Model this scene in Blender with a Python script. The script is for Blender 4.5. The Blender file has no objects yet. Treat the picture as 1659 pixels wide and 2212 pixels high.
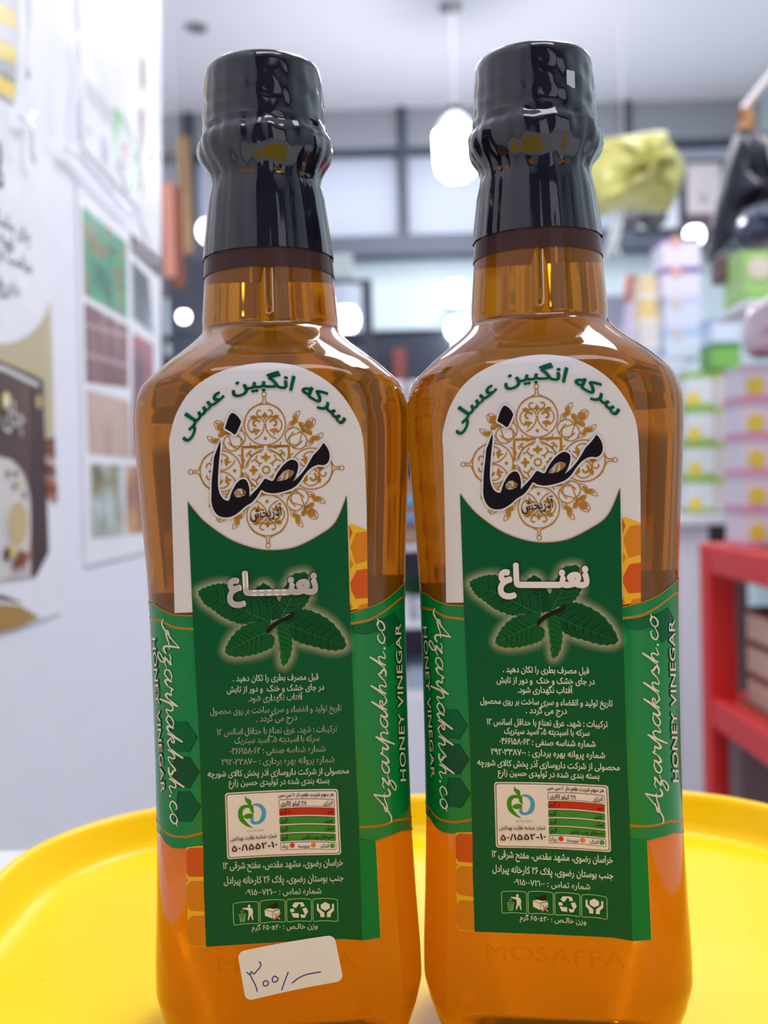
import bpy, bmesh, math, random
import numpy as np
from mathutils import Matrix, Vector, Euler
from mathutils.geometry import tessellate_polygon
random.seed(7); rng = np.random.default_rng(5)
S = bpy.context.scene
COL = S.collection
R = math.radians
# ------------------------------------------------------------------ camera, light, exposure
F, CX, CY = 2200.0, 829.5, 1106.0
EYE = Vector((0, 0, 1.10))
CAMROT = (Matrix.Rotation(R(90 - 1.67), 4, 'X') @ Matrix.Rotation(R(-1.63), 4, 'Z'))
cam_d = bpy.data.cameras.new('camera'); cam = bpy.data.objects.new('camera', cam_d); COL.objects.link(cam)
cam.matrix_world = Matrix.Translation(EYE) @ CAMROT
cam_d.sensor_fit = 'HORIZONTAL'; cam_d.sensor_width = 36; cam_d.lens = 36 * F / 1659
cam_d.clip_start = 0.01; cam_d.clip_end = 50
cam_d.dof.use_dof = True; cam_d.dof.focus_distance = 0.222; cam_d.dof.aperture_fstop = cam_d.lens / 1000 / 0.0027
S.camera = cam
S.view_settings.view_transform = 'Standard'; S.view_settings.look = 'None'
S.view_settings.gamma = 1; S.view_settings.use_curve_mapping = False
S.view_settings.exposure = -0.05
W = bpy.data.worlds.new('world'); S.world = W; W.use_nodes = True
W.node_tree.nodes['Background'].inputs[0].default_value = (0.93, 0.91, 1.0, 1)
W.node_tree.nodes['Background'].inputs[1].default_value = 1.15
def area(name, loc, target, size, power, col=(1, 1, 1)):
    l = bpy.data.lights.new(name, 'AREA'); l.shape = 'RECTANGLE'; l.size, l.size_y = size
    l.energy = power; l.color = col
    o = bpy.data.objects.new(name, l); COL.objects.link(o); o.location = loc
    o.rotation_euler = (Vector(target) - Vector(loc)).to_track_quat('-Z', 'Y').to_euler()
    return o
area('added_ceiling_light', (0.25, -0.35, 2.5), (0.1, 0.25, 1.0), (0.9, 0.5), 9.5, (1, .97, 1))  # added fill from above and behind the camera, no panel is seen there
area('added_ceiling_light', (0.45, 1.1, 2.52), (0.45, 1.1, 0), (0.5, 0.9), 27, (.97, .98, 1))  # added light to brighten the red stand and cartons
area('added_ceiling_light', (0.3, 2.9, 2.52), (0.3, 3.0, 0), (1.6, 0.8), 19, (.97, .97, 1))  # added light over the back of the shop
# ------------------------------------------------------------------ helpers
def ray(px, py):
    d = CAMROT.to_3x3() @ Vector(((px - CX) / F, -(py - CY) / F, -1.0))
    return d
def P(px, py, Y):
    d = ray(px, py); return EYE + d * (Y / d.y)
def lin(c):
    r = []
    for v in c[:3]:
        v /= 255.0
        r.append(v / 12.92 if v <= 0.04045 else ((v + 0.055) / 1.055) ** 2.4)
    return (*r, 1.0)
MATS = {}
def mat(name, rgb, rough=0.5, spec=0.5, emit=None, estr=0, metal=0, trans=0, ior=1.45, coat=0, bump=None, alpha=1, noise=None):
    if name in MATS: return MATS[name]
    m = bpy.data.materials.new(name); m.use_nodes = True; nt = m.node_tree
    b = nt.nodes['Principled BSDF']
    b.inputs['Base Color'].default_value = lin(rgb); b.inputs['Roughness'].default_value = rough
    b.inputs['Specular IOR Level'].default_value = spec; b.inputs['Metallic'].default_value = metal
    b.inputs['Transmission Weight'].default_value = trans; b.inputs['IOR'].default_value = ior
    b.inputs['Coat Weight'].default_value = coat; b.inputs['Coat Roughness'].default_value = 0.05
    b.inputs['Alpha'].default_value = alpha
    if emit: b.inputs['Emission Color'].default_value = lin(emit); b.inputs['Emission Strength'].default_value = estr
    tc = None
    if bump or noise: tc = nt.nodes.new('ShaderNodeTexCoord')
    if bump:
        sc, strg, stretch, dist = bump
        mp = nt.nodes.new('ShaderNodeMapping'); mp.inputs['Scale'].default_value = stretch
        n = nt.nodes.new('ShaderNodeTexNoise'); n.inputs['Scale'].default_value = sc; n.inputs['Detail'].default_value = 3
        bp = nt.nodes.new('ShaderNodeBump'); bp.inputs['Strength'].default_value = strg; bp.inputs['Distance'].default_value = dist
        nt.links.new(tc.outputs['Object'], mp.inputs[0]); nt.links.new(mp.outputs[0], n.inputs['Vector'])
        nt.links.new(n.outputs['Fac'], bp.inputs['Height']); nt.links.new(bp.outputs[0], b.inputs['Normal'])
    if noise:
        sc, cols, stretch = noise
        mp = nt.nodes.new('ShaderNodeMapping'); mp.inputs['Scale'].default_value = stretch
        n = nt.nodes.new('ShaderNodeTexNoise'); n.inputs['Scale'].default_value = sc; n.inputs['Detail'].default_value = 4
        cr = nt.nodes.new('ShaderNodeValToRGB')
        el = cr.color_ramp.elements
        while len(el) < len(cols): el.new(0.5)
        for i, c in enumerate(cols):
            el[i].position = 0.3 + 0.4 * i / max(1, len(cols) - 1); el[i].color = lin(c)
        nt.links.new(tc.outputs['Object'], mp.inputs[0]); nt.links.new(mp.outputs[0], n.inputs['Vector'])
        nt.links.new(n.outputs['Fac'], cr.inputs[0]); nt.links.new(cr.outputs[0], b.inputs['Base Color'])
    MATS[name] = m; return m
def prn(rgb, rough=0.32):                                   # printing ink on a glossy film or paper
    return mat('print_%d_%d_%d' % tuple(rgb), rgb, rough=rough, spec=0.2)
def link(name, me, parent=None, mats=()):
    o = bpy.data.objects.new(name, me); COL.objects.link(o)
    for m in mats: me.materials.append(m)
    if parent: o.parent = parent
    return o
def obj(name, bm, m, parent=None, smooth=False):
    me = bpy.data.meshes.new(name); bm.normal_update(); bm.to_mesh(me); bm.free()
    if smooth: me.shade_smooth()
    return link(name, me, parent, [m] if not isinstance(m, (list, tuple)) else m)
def tag(o, label, cat, group=None, kind=None):
    o['label'] = label; o['category'] = cat
    if group: o['group'] = group
    if kind: o['kind'] = kind
    return o
def empty(name, loc, label, cat, group=None, rz=0):
    o = bpy.data.objects.new(name, None); COL.objects.link(o); o.location = loc; o.rotation_euler = (0, 0, rz)
    o.empty_display_size = 0.02
    return tag(o, label, cat, group)
def struct(name, bm, m):
    o = obj(name, bm, m); o['kind'] = 'structure'; return o
def bx(bm, lo, hi, bevel=0, mi=0):
    r = bmesh.ops.create_cube(bm, size=1)
    vs = r['verts']; lo, hi = Vector(lo), Vector(hi)
    for v in vs: v.co = Vector([lo[i] + (v.co[i] + .5) * (hi[i] - lo[i]) for i in range(3)])
    fs = set(f for v in vs for f in v.link_faces)
    for f in fs: f.material_index = mi
    if bevel:
        es = list(set(e for v in vs for e in v.link_edges))
        bmesh.ops.bevel(bm, geom=es, offset=bevel, segments=2, affect='EDGES', profile=0.5)
    return bm
def box(lo, hi, bevel=0): return bx(bmesh.new(), lo, hi, bevel)
def lathe(prof, n=64, bm=None, centre=(0, 0), fn=None):
    bm = bm or bmesh.new(); rings = []
    for (r, z) in prof:
        if r < 1e-6: rings.append([bm.verts.new((centre[0], centre[1], z))]); continue
        ring = []
        for k in range(n):
            a = 2 * math.pi * k / n
            rr = r if fn is None else fn(r, z, a)
            ring.append(bm.verts.new((centre[0] + rr * math.cos(a), centre[1] + rr * math.sin(a), z)))
        rings.append(ring)
    for A, B in zip(rings, rings[1:]):
        for k in range(n):
            k2 = (k + 1) % n
            if len(A) == 1 and len(B) == 1: continue
            if len(A) == 1: bm.faces.new((A[0], B[k], B[k2]))
            elif len(B) == 1: bm.faces.new((A[k], A[k2], B[0]))
            else: bm.faces.new((A[k], A[k2], B[k2], B[k]))
    bmesh.ops.recalc_face_normals(bm, faces=bm.faces)
    return bm
def tube(pts, r, n=8, bm=None):
    bm = bm or bmesh.new(); pts = [Vector(p) for p in pts]; rings = []
    for i, p in enumerate(pts):
        t = (pts[min(i + 1, len(pts) - 1)] - pts[max(i - 1, 0)]).normalized()
        u = t.orthogonal().normalized() if i == 0 else (u - t * u.dot(t)).normalized()
        v = t.cross(u)
        rings.append([bm.verts.new(p + (u * math.cos(2 * math.pi * k / n) + v * math.sin(2 * math.pi * k / n)) * r) for k in range(n)])
    for A, B in zip(rings, rings[1:]):
        for k in range(n): bm.faces.new((A[k], A[(k + 1) % n], B[(k + 1) % n], B[k]))
    bm.faces.new(rings[0][::-1]); bm.faces.new(rings[-1])
    return bm
def copy_tree(o, parent=None, skip=()):
    c = o.copy(); COL.objects.link(c)
    if parent: c.parent = parent
    for ch in list(o.children):
        if ch.name.split('.')[0] not in skip: copy_tree(ch, c, skip)
    return c
# ------------------------------------------------------------------ flat print: polygons, ribbons, text in picture-plane units
def catmull(pts, closed=True, sub=5):
    pts = [np.array(p, float) for p in pts]; n = len(pts); out = []
    rngi = range(n if closed else n - 1)
    for i in rngi:
        if closed: p0, p1, p2, p3 = pts[(i - 1) % n], pts[i], pts[(i + 1) % n], pts[(i + 2) % n]
        else: p0, p1, p2, p3 = pts[max(i - 1, 0)], pts[i], pts[i + 1], pts[min(i + 2, n - 1)]
        for k in range(sub):
            t = k / sub
            out.append(0.5 * ((2 * p1) + (-p0 + p2) * t + (2 * p0 - 5 * p1 + 4 * p2 - p3) * t * t + (-p0 + 3 * p1 - 3 * p2 + p3) * t ** 3))
    if not closed: out.append(pts[-1])
    return [tuple(p) for p in out]
class Flat:
    """2D triangles with a material and a layer each; mapped onto a surface at the end"""
    def __init__(s): s.parts = []                             # (verts Nx2, faces, material, layer)
    def poly(s, loops, m, layer, step=10):
        if loops and not hasattr(loops[0][0], '__len__'): loops = [loops]
        vs3 = [[Vector((p[0], p[1], 0)) for p in lp] for lp in loops]
        flat = [p for lp in vs3 for p in lp]
        tris = tessellate_polygon(vs3)
        bm = bmesh.new(); vv = [bm.verts.new(p) for p in flat]
        for t in tris:
            try: bm.faces.new([vv[i] for i in t])
            except ValueError: pass
        bmesh.ops.dissolve_limit(bm, angle_limit=0.01, verts=bm.verts, edges=bm.edges) if len(loops) == 1 and step else None
        if step:
            xs = [p.x for p in flat]; ys = [p.y for p in flat]
            for ax, lo, hi in ((0, min(xs), max(xs)), (1, min(ys), max(ys))):
                k = math.floor(lo / step) + 1
                while k * step < hi:
                    co = (k * step, 0, 0) if ax == 0 else (0, k * step, 0)
                    no = (1, 0, 0) if ax == 0 else (0, 1, 0)
                    bmesh.ops.bisect_plane(bm, geom=bm.verts[:] + bm.edges[:] + bm.faces[:], plane_co=co, plane_no=no)
                    k += 1
        bm.verts.index_update()
        s.parts.append((np.array([[v.co.x, v.co.y] for v in bm.verts]).reshape(-1, 2), [[v.index for v in f.verts] for f in bm.faces], m, layer))
        bm.free(); return s
    def ribbon(s, pts, w, m, layer, closed=False, smooth=0):
        if smooth: pts = catmull(pts, closed, smooth)
        p = np.array(pts, float); n = len(p)
        w = np.broadcast_to(np.interp(np.linspace(0, 1, n), np.linspace(0, 1, len(w)), w) if hasattr(w, '__len__') else np.full(n, w), (n,))
        if closed: t = np.roll(p, -1, 0) - np.roll(p, 1, 0)
        else: t = np.gradient(p, axis=0)
        t /= (np.linalg.norm(t, axis=1, keepdims=True) + 1e-9); nn = np.stack([-t[:, 1], t[:, 0]], 1) * (w / 2)[:, None]
        v = np.concatenate([p + nn, p - nn]); f = []
        for i in range(n if closed else n - 1):
            j = (i + 1) % n; f.append([i, j, n + j, n + i])
        s.parts.append((v, f, m, layer)); return s
    def disc(s, c, r, m, layer, n=20, ry=None):
        ry = ry or r
        return s.poly([(c[0] + r * math.cos(2 * math.pi * k / n), c[1] + ry * math.sin(2 * math.pi * k / n)) for k in range(n)], m, layer, step=0)
    def circ(s, c, r, w, m, layer, n=40, a0=0, a1=360):
        full = a1 - a0 >= 360
        k = np.linspace(R(a0), R(a1), n + 1)[: n if full else n + 1]
        return s.ribbon([(c[0] + r * math.cos(a), c[1] + r * math.sin(a)) for a in k], w, m, layer, closed=full)
    def raw(s, v, f, m, layer): s.parts.append((v, f, m, layer)); return s
    def build(s, name, surf, parent=None):
        mats, vs, fs, mi, lay, off = [], [], [], [], [], 0
        for v, f, m, l in s.parts:
            if m not in mats: mats.append(m)
            k = mats.index(m)
            vs.append(v); lay.append(np.full(len(v), float(l)))
            for q in f: fs.append([i + off for i in q]); mi.append(k)
            off += len(v)
        co = surf(np.concatenate(vs), np.concatenate(lay))
        me = bpy.data.meshes.new(name); me.from_pydata([tuple(c) for c in co], [], fs)
        me.polygons.foreach_set('material_index', mi); me.update()
        return link(name, me, parent, mats)
# Persian shaping: presentation forms in visual order
_F = {}
for ch, a in zip('ابتثجحخدذرزسشصضطظعغفقلمنوه', (0xFE8D, 0xFE8F, 0xFE95, 0xFE99, 0xFE9D, 0xFEA1, 0xFEA5, 0xFEA9, 0xFEAB, 0xFEAD, 0xFEAF, 0xFEB1, 0xFEB5, 0xFEB9, 0xFEBD, 0xFEC1, 0xFEC5, 0xFEC9, 0xFECD, 0xFED1, 0xFED5, 0xFEDD, 0xFEE1, 0xFEE5, 0xFEED, 0xFEE9)):
    _F[ch] = (a, a + 1) if ch in 'ادذرزو' else (a, a + 1, a + 2, a + 3)
_F['آ'] = (0xFE81, 0xFE82); _F['پ'] = (0xFB56, 0xFB57, 0xFB58, 0xFB59); _F['چ'] = (0xFB7A, 0xFB7B, 0xFB7C, 0xFB7D)
_F['ژ'] = (0xFB8A, 0xFB8B); _F['ک'] = (0xFB8E, 0xFB8F, 0xFB90, 0xFB91); _F['گ'] = (0xFB92, 0xFB93, 0xFB94, 0xFB95)
_F['ی'] = (0xFBFC, 0xFBFD, 0xFBFE, 0xFBFF); _F['ء'] = (0xFE80,); _F['ـ'] = (0x640,) * 4; _F['\u0001'] = (0xFEFB, 0xFEFC)
def shape(t):
    t = t.replace('لا', '\u0001'); out = []
    for i, c in enumerate(t):
        if c not in _F: out.append(c); continue
        f = _F[c]; prv = t[i - 1] if i else ' '; nxt = t[i + 1] if i + 1 < len(t) else ' '
        jp = prv in _F and len(_F[prv]) == 4 and len(f) > 1; jn = len(f) == 4 and nxt in _F and len(_F[nxt]) > 1
        out.append(chr(f[3] if jp and jn else f[1] if jp else f[2] if jn else f[0]))
    out = out[::-1]; res, run = [], []
    for c in out + ['']:
        if c and (c in '۰۱۲۳۴۵۶۷۸۹' or (run and c in '/-±')): run.append(c)
        else: res += run[::-1]; run = []; res.append(c)
    return ''.join(res)
_tc = {}
def text_mesh(body, off=0.0, shear=0.0, fa=True):
    key = (body, off, shear)
    if key in _tc: return _tc[key]
    c = bpy.data.curves.new('t', 'FONT'); c.body = shape(body) if fa else body; c.resolution_u = 3; c.shear = shear
    o = bpy.data.objects.new('t', c); COL.objects.link(o)
    dg = bpy.context.evaluated_depsgraph_get(); dg.update()
    cu = o.to_curve(dg); loops = []
    for sp in cu.splines:
        bp = sp.bezier_points; n = len(bp); lp = []
        for i in range(n):
            a, b = bp[i], bp[(i + 1) % n]
            st = (a.co - b.co).length < 1e-6 or ((a.handle_right - a.co).cross(b.co - a.co).length < 1e-5 and (b.handle_left - b.co).cross(b.co - a.co).length < 1e-5)
            if st: lp.append(a.co.copy())
            else: lp += [a.co * (1 - t) ** 3 + a.handle_right * 3 * t * (1 - t) ** 2 + b.handle_left * 3 * t * t * (1 - t) + b.co * t ** 3 for t in (0, .25, .5, .75)]
        q = []
        for p in lp:
            if not q or (p - q[-1]).length > 1e-5: q.append(p)
        if len(q) > 2: loops.append(q)
    o.to_curve_clear(); bpy.data.objects.remove(o); bpy.data.curves.remove(c)
    ar = lambda lp: sum(lp[i].x * lp[(i + 1) % len(lp)].y - lp[(i + 1) % len(lp)].x * lp[i].y for i in range(len(lp))) / 2
    def inside(p, lp):
        r = False
        for i in range(len(lp)):
            a, b = lp[i], lp[(i + 1) % len(lp)]
            if (a.y > p.y) != (b.y > p.y) and p.x < (b.x - a.x) * (p.y - a.y) / (b.y - a.y) + a.x: r = not r
        return r
    A = [ar(lp) for lp in loops]; big = max(range(len(loops)), key=lambda i: abs(A[i])); sg = 1 if A[big] > 0 else -1
    outs = [i for i in range(len(loops)) if A[i] * sg > 0]
    outs += [i for i in range(len(loops)) if A[i] * sg <= 0 and not any(inside(loops[i][0], loops[k]) for k in outs)]; holes = {i: [] for i in outs}
    for i in range(len(loops)):
        if i in holes: continue
        own = [k for k in outs if inside(loops[i][0], loops[k])]
        if own: holes[min(own, key=lambda k: abs(A[k]))].append(i)
    v, f = [], []
    for k in outs:
        lps = [loops[k]] + [loops[h] for h in holes[k]]; fl_ = [p for lp in lps for p in lp]; k0 = len(v)
        v += [(p.x, p.y) for p in fl_]; f += [[k0 + i for i in t] for t in tessellate_polygon(lps)]
        if off > 0:
            for lp in lps:
                n = len(lp)
                for i in range(n):
                    a, b = lp[i], lp[(i + 1) % n]; d = (b - a).normalized() * off; nn = Vector((-d.y, d.x, 0)); k0 = len(v); e = d * .45
                    v += [((p).x, (p).y) for p in (a - e + nn, b + e + nn, b + e - nn, a - e - nn)]; f.append([k0, k0 + 1, k0 + 2, k0 + 3])
    v = np.array(v)
    _tc[key] = (v, f); return v, f
ALEF = text_mesh('ا')[0][:, 1].max()
def text(fl, body, L, Rr, h, m, layer, off=0.016, fa=True, shear=0.0, cap=None):
    """L, Rr: left and right ends of the baseline in picture units (y down); h: height of an upright stem"""
    v, f = text_mesh(body, off, shear, fa); x0, x1 = v[:, 0].min(), v[:, 0].max()
    L, Rr = np.array(L, float), np.array(Rr, float); d = Rr - L; n = np.array([d[1], -d[0]]) / np.linalg.norm(d)
    k = h / (cap or (ALEF if fa else 0.73))
    t = (v[:, 0] - x0) / (x1 - x0)
    fl.raw(L + t[:, None] * d + (v[:, 1] * k)[:, None] * n, f, m, layer)
# ------------------------------------------------------------------ bottle surface
Kp = np.array([.94] * 21 + [.965, .985, 1, 1, 1, 1])
TZ = np.array([0, .0012, .0042, .0092, .0148, .0204, .0271, .0404, .0571, .0716, .0883, .1050, .1162, .1262, .1385, .1470, .1505, .1532, .1557, .1607, .1663, .1692, .1705, .1719, .1897, .2059, .215])
TA = np.array([.0238, .0258, .0273, .0292, .0309, .0320, .0319, .0312, .0305, .0303, .0303, .0304, .0309, .0315, .0322, .0325, .0323, .0316, .0304, .0255, .0196, .0168, .01635, .0162, .0147, .0126, .0125]) * Kp
BZ = np.array([0, .0012, .0042, .0092, .0148, .0204, .0271, .0404, .0571, .0716, .0883, .1050, .1162, .1262, .1385, .1500, .1545, .1575, .1605, .1640, .1675, .1694, .1705, .1719, .1897, .2059, .215])
TB = np.array([.0238, .0258, .0273, .0292, .0309, .0318, .0318, .0312, .0305, .0303, .0303, .0304, .0309, .0315, .0321, .0324, .0322, .0314, .0293, .0246, .0193, .0168, .01635, .0162, .0147, .0126, .0125]) * np.array([.94] * 20 + [.955, .975, .99, 1, 1, 1, 1])
RZ = np.array([0, .004, .02, .15, .156, .163, .168, .1700, .22]); TR = np.array([.62, .54, .46, .46, .50, .72, .93, 1, 1])
_zz = np.linspace(0, .215, 1721)
def _sm(z, a, w=11):
    k = np.ones(w) / w; d = np.interp(_zz, z, a); p = np.pad(d, w // 2, mode='edge'); d2 = np.convolve(np.convolve(p, k, 'valid').copy(), [1.0], 'same'); return d2
_A, _B, _Rr = _sm(TZ, TA), _sm(BZ, TB), _sm(RZ, TR)
def abr(z):
    a, b, r = np.interp(z, _zz, _A), np.interp(z, _zz, _B), np.interp(z, _zz, _Rr)
    return a, b, r * np.minimum(a, b)
def sdf(x, y, z):
    a, b, r = abr(z); qx = np.abs(x) - (a - r); qy = np.abs(y) - (b - r)
    return np.hypot(np.maximum(qx, 0), np.maximum(qy, 0)) + np.minimum(np.maximum(qx, qy), 0) - r
def ring_pts(z, nc=14, nf=9, grow=0.0):
    a, b, r = [float(t) for t in abr(z)]; a += grow; b += grow; r += grow; pts = []
    for q, (sx, sy) in enumerate(((1, 1), (-1, 1), (-1, -1), (1, -1))):
        cx, cy = sx * (a - r), sy * (b - r)
        for k in range(nc + 1):
            t = math.pi / 2 * (q + k / nc); pts.append((cx + r * math.cos(t), cy + r * math.sin(t)))
        e = pts[-1]; nq = (q + 1) % 4; nsx, nsy = ((1, 1), (-1, 1), (-1, -1), (1, -1))[nq]
        s_ = (nsx * (a - r) + r * math.cos(math.pi / 2 * nq + (0 if nq else 2 * math.pi)), nsy * (b - r) + r * math.sin(math.pi / 2 * nq))
        for k in range(1, nf): pts.append((e[0] + (s_[0] - e[0]) * k / nf, e[1] + (s_[1] - e[1]) * k / nf))
    return pts
TRAY_Z = 1.10 - 0.133
BL = Vector((-0.0258, 0.245, TRAY_Z)); YL = R(5.2)          # left bottle: foot and turn
BR = Vector((0.0383, 0.2445, TRAY_Z)); YR = R(-7.8)
_ML = (Matrix.Translation(BL) @ Matrix.Rotation(YL, 4, 'Z')).inverted()
EPS = 0.00005
def on_bottle(v, lay):
    """label print: where each point of the label lies on the bottle's skin"""
    o = np.array(_ML @ EYE); Rm = np.array((_ML.to_3x3() @ CAMROT.to_3x3()))
    d = np.stack([(v[:, 0] - CX) / F, -(v[:, 1] - CY) / F, -np.ones(len(v))], 1) @ Rm.T
    t0 = (-0.04 - o[1]) / d[:, 1]; t1 = (-0.0005 - o[1]) / d[:, 1]
    for _ in range(34):
        tm = (t0 + t1) / 2; p = o + d * tm[:, None]
        ins = sdf(p[:, 0], p[:, 1], p[:, 2]) < 0
        t1 = np.where(ins, tm, t1); t0 = np.where(ins, t0, tm)
    p = o + d * t1[:, None]
    s0 = sdf(p[:, 0], p[:, 1], p[:, 2])
    a, b, r = abr(p[:, 2]); p[:, 0] = np.where(s0 > 1e-4, np.sign(p[:, 0]) * a, p[:, 0])
    e = 2e-5
    g = np.stack([sdf(p[:, 0] + e, p[:, 1], p[:, 2]) - sdf(p[:, 0] - e, p[:, 1], p[:, 2]), sdf(p[:, 0], p[:, 1] + e, p[:, 2]) - sdf(p[:, 0], p[:, 1] - e, p[:, 2]),
                  sdf(p[:, 0], p[:, 1], p[:, 2] + e) - sdf(p[:, 0], p[:, 1], p[:, 2] - e)], 1)
    g /= np.linalg.norm(g, axis=1, keepdims=True) + 1e-12
    return p + g * ((lay + 2) * EPS)[:, None]
# ------------------------------------------------------------------ the room
wallm = mat('wall_paint', (226, 226, 236), .55, bump=(30, .08, (1, 1, 1), .01))
X0, WK = 0.27, 0.037                                         # left partition wall: x = -X0 + WK*y
WN = Vector((1, -WK, 0)).normalized()
bm = bmesh.new()
yA, yB = -1.2, 1.06
c = [(-X0 + WK * yA, yA), (-X0 + WK * yB, yB), (-X0 + WK * yB - .09, yB), (-X0 + WK * yA - .09, yA)]
lo = [bm.verts.new((x, y, 0)) for x, y in c]; hi = [bm.verts.new((x, y, 2.55)) for x, y in c]
bm.faces.new(lo); bm.faces.new(hi)
for i in range(4): bm.faces.new((lo[i], lo[(i + 1) % 4], hi[(i + 1) % 4], hi[i]))
bmesh.ops.recalc_face_normals(bm, faces=bm.faces)
struct('wall_left', bm, wallm)
struct('floor', box((-1.5, -1.2, -.05), (1.7, 4.25, 0)), mat('floor_tile', (200, 200, 208), .25, noise=(3, [(190, 190, 198), (212, 212, 220)], (1, 1, 1))))
struct('ceiling', box((-1.5, -1.3, 2.55), (1.7, 4.25, 2.6)), mat('ceiling_paint', (250, 246, 250), .7))
struct('wall_back', box((-1.5, 4.1, 0), (1.7, 4.2, 2.55)), mat('pale_cyan_wall', (210, 226, 231), .45))
struct('wall_right', box((1.5, -1.3, 0), (1.6, 4.1, 2.55)), mat('pale_teal_wall', (196, 212, 216), .5))
struct('wall_front_unseen', bx(bx(bx(box((-.4, -1.3, 0), (.42, -1.2, 2.55)), (1.3, -1.3, 0), (1.5, -1.2, 2.55)), (.42, -1.3, 2.25), (1.3, -1.2, 2.55)), (.42, -1.3, 0), (1.3, -1.2, .5)), mat('dark_reflected_wall', (88, 86, 95), .6))  # unseen wall, its openings and dark tone shaped for reflections on the caps
struct('wall_left', box((-1.5, 0.9, 0), (-1.4, 4.1, 2.55)), wallm)
frame_m = mat('dark_frame', (62, 68, 82), .4); pane_m = mat('frosted_pane', (200, 208, 226), .25)
zt, zw, zb, zbb = 2.55, P(870, 326, 4.05).z, P(870, 517, 4.05).z, P(870, 556, 4.05).z
struct('trim_1', box((-1.4, 3.97, zbb), (1.5, 4.1, zb)), mat('slate_beam', (92, 98, 112), .5))
struct('trim_2', box((-1.4, 4.0, zw), (1.5, 4.1, zt)), mat('grey_soffit', (150, 153, 160), .6))
xs = [P(px, 400, 4.0).x for px in (-60, 414, 871, 1352, 1700)]
for i in range(4):
    xa, xb_ = xs[i] + .017, min(xs[i + 1], 1.5) - .017
    w = obj('window_%d' % (i + 1), box((xa, 4.06, zb), (xb_, 4.08, zw)), pane_m); w['kind'] = 'structure'
    obj('window_frame', bx(box((xs[i] - .017, 3.98, zb), (xa, 4.1, 2.55)), (xa, 4.0, zw - .02), (xb_, 4.09, zw)), frame_m, w)
# ------------------------------------------------------------------ counter and tray
co = obj('counter', bx(bx(box((-.23, -.35, .925), (.62, .405, .9575), .003), (-.2, -.3, 0), (-.16, .39, .925)), (.55, -.3, 0), (.59, .39, .925)), mat('white_laminate', (215, 215, 220), .35))
tag(co, 'white laminate counter under the yellow tray', 'counter')
def rrect(x0, x1, y0, y1, r, n=14):
    pts = []
    for q, (cx, cy) in enumerate(((x1 - r, y1 - r), (x0 + r, y1 - r), (x0 + r, y0 + r), (x1 - r, y0 + r))):
        for k in range(n + 1):
            a = math.pi / 2 * (q + k / n); pts.append((cx + r * math.cos(a), cy + r * math.sin(a)))
    return pts
TX0, TX1, TY0, TY1, TRR = -.126, .152, -.03, .388, .067
prof = [(.0000, .0100), (.0002, .0122), (.0012, .0132), (.0026, .0130), (.0036, .0121), (.0044, .0105), (.0075, .0040), (.0095, .0014), (.012, .0003), (.016, 0)]
bm = bmesh.new(); rings = []
for ins, z in prof:
    rings.append([bm.verts.new((x, y, TRAY_Z + z)) for x, y in rrect(TX0 + ins, TX1 - ins, TY0 + ins, TY1 - ins, TRR - ins)])
under = [(.0030, .0105), (.0068, .0028), (.0090, -.004), (.013, -.0085)]
ur = []
for ins, z in under:
    ur.append([bm.verts.new((x, y, TRAY_Z + z)) for x, y in rrect(TX0 + ins, TX1 - ins, TY0 + ins, TY1 - ins, TRR - ins)])
n = len(rings[0])
for A, B in list(zip(rings, rings[1:])) + list(zip([rings[0]] + ur, ur)):
    for k in range(n): bm.faces.new((A[k], A[(k + 1) % n], B[(k + 1) % n], B[k]))
bm.faces.new(rings[-1]); bm.faces.new(ur[-1])
bmesh.ops.recalc_face_normals(bm, faces=bm.faces)
yel = mat('yellow_plastic', (255, 208, 2), .32, spec=.2, coat=.06)
tr = obj('serving_tray', bm, yel, smooth=True)
tag(tr, 'glossy yellow plastic tray with rounded raised rim under both bottles', 'tray')
sm = mat('speck', (120, 105, 30), .6)
for px, py in ((218, 2004), (88, 2118), (154, 2110), (204, 2118), (252, 2154), (198, 2178), (46, 2030), (1650, 1903), (1622, 2018), (1540, 1990), (72, 1975), (315, 2040), (20, 2030)):
    d = ray(px, py); q = EYE + d * ((TRAY_Z - EYE.z) / d.z)
    fl = Flat().ribbon([(q.x, q.y), (q.x + random.uniform(.0004, .0012), q.y + random.uniform(-.0003, .0008))], .00022, sm, 0)
    fl.build('scuff', lambda v, l: np.concatenate([v, np.full((len(v), 1), TRAY_Z + .00006)], 1), tr)
# ------------------------------------------------------------------ bottles
amber = mat('amber_liquid', (210, 138, 32), .06, spec=.5, trans=.78, ior=1.36, coat=.2)
va = amber.node_tree.nodes.new('ShaderNodeVolumeAbsorption'); va.inputs['Color'].default_value = (.87, .64, .03, 1); va.inputs['Density'].default_value = 21
amber.node_tree.links.new(va.outputs[0], amber.node_tree.nodes['Material Output'].inputs['Volume'])
bm = bmesh.new(); rings = []
zs = list(np.concatenate([np.linspace(0, .03, 26), np.linspace(.034, .145, 40), np.linspace(.147, .174, 40), np.linspace(.178, .206, 10)]))
for z in zs: rings.append([bm.verts.new((x, y, z)) for x, y in ring_pts(z)])
for A, B in zip(rings, rings[1:]):
    for k in range(len(A)): bm.faces.new((A[k], A[(k + 1) % len(A)], B[(k + 1) % len(A)], B[k]))
bm.faces.new(rings[0][::-1]); bm.faces.new(rings[-1])
bmesh.ops.recalc_face_normals(bm, faces=bm.faces)
GRP = 'mint honey vinegar bottles'
BOT = empty('vinegar_bottle', BL, 'amber honey vinegar bottle with a white handwritten price sticker below its label', 'bottle', GRP, YL)
body = obj('bottle_body', bm, amber, BOT, smooth=True)
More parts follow.
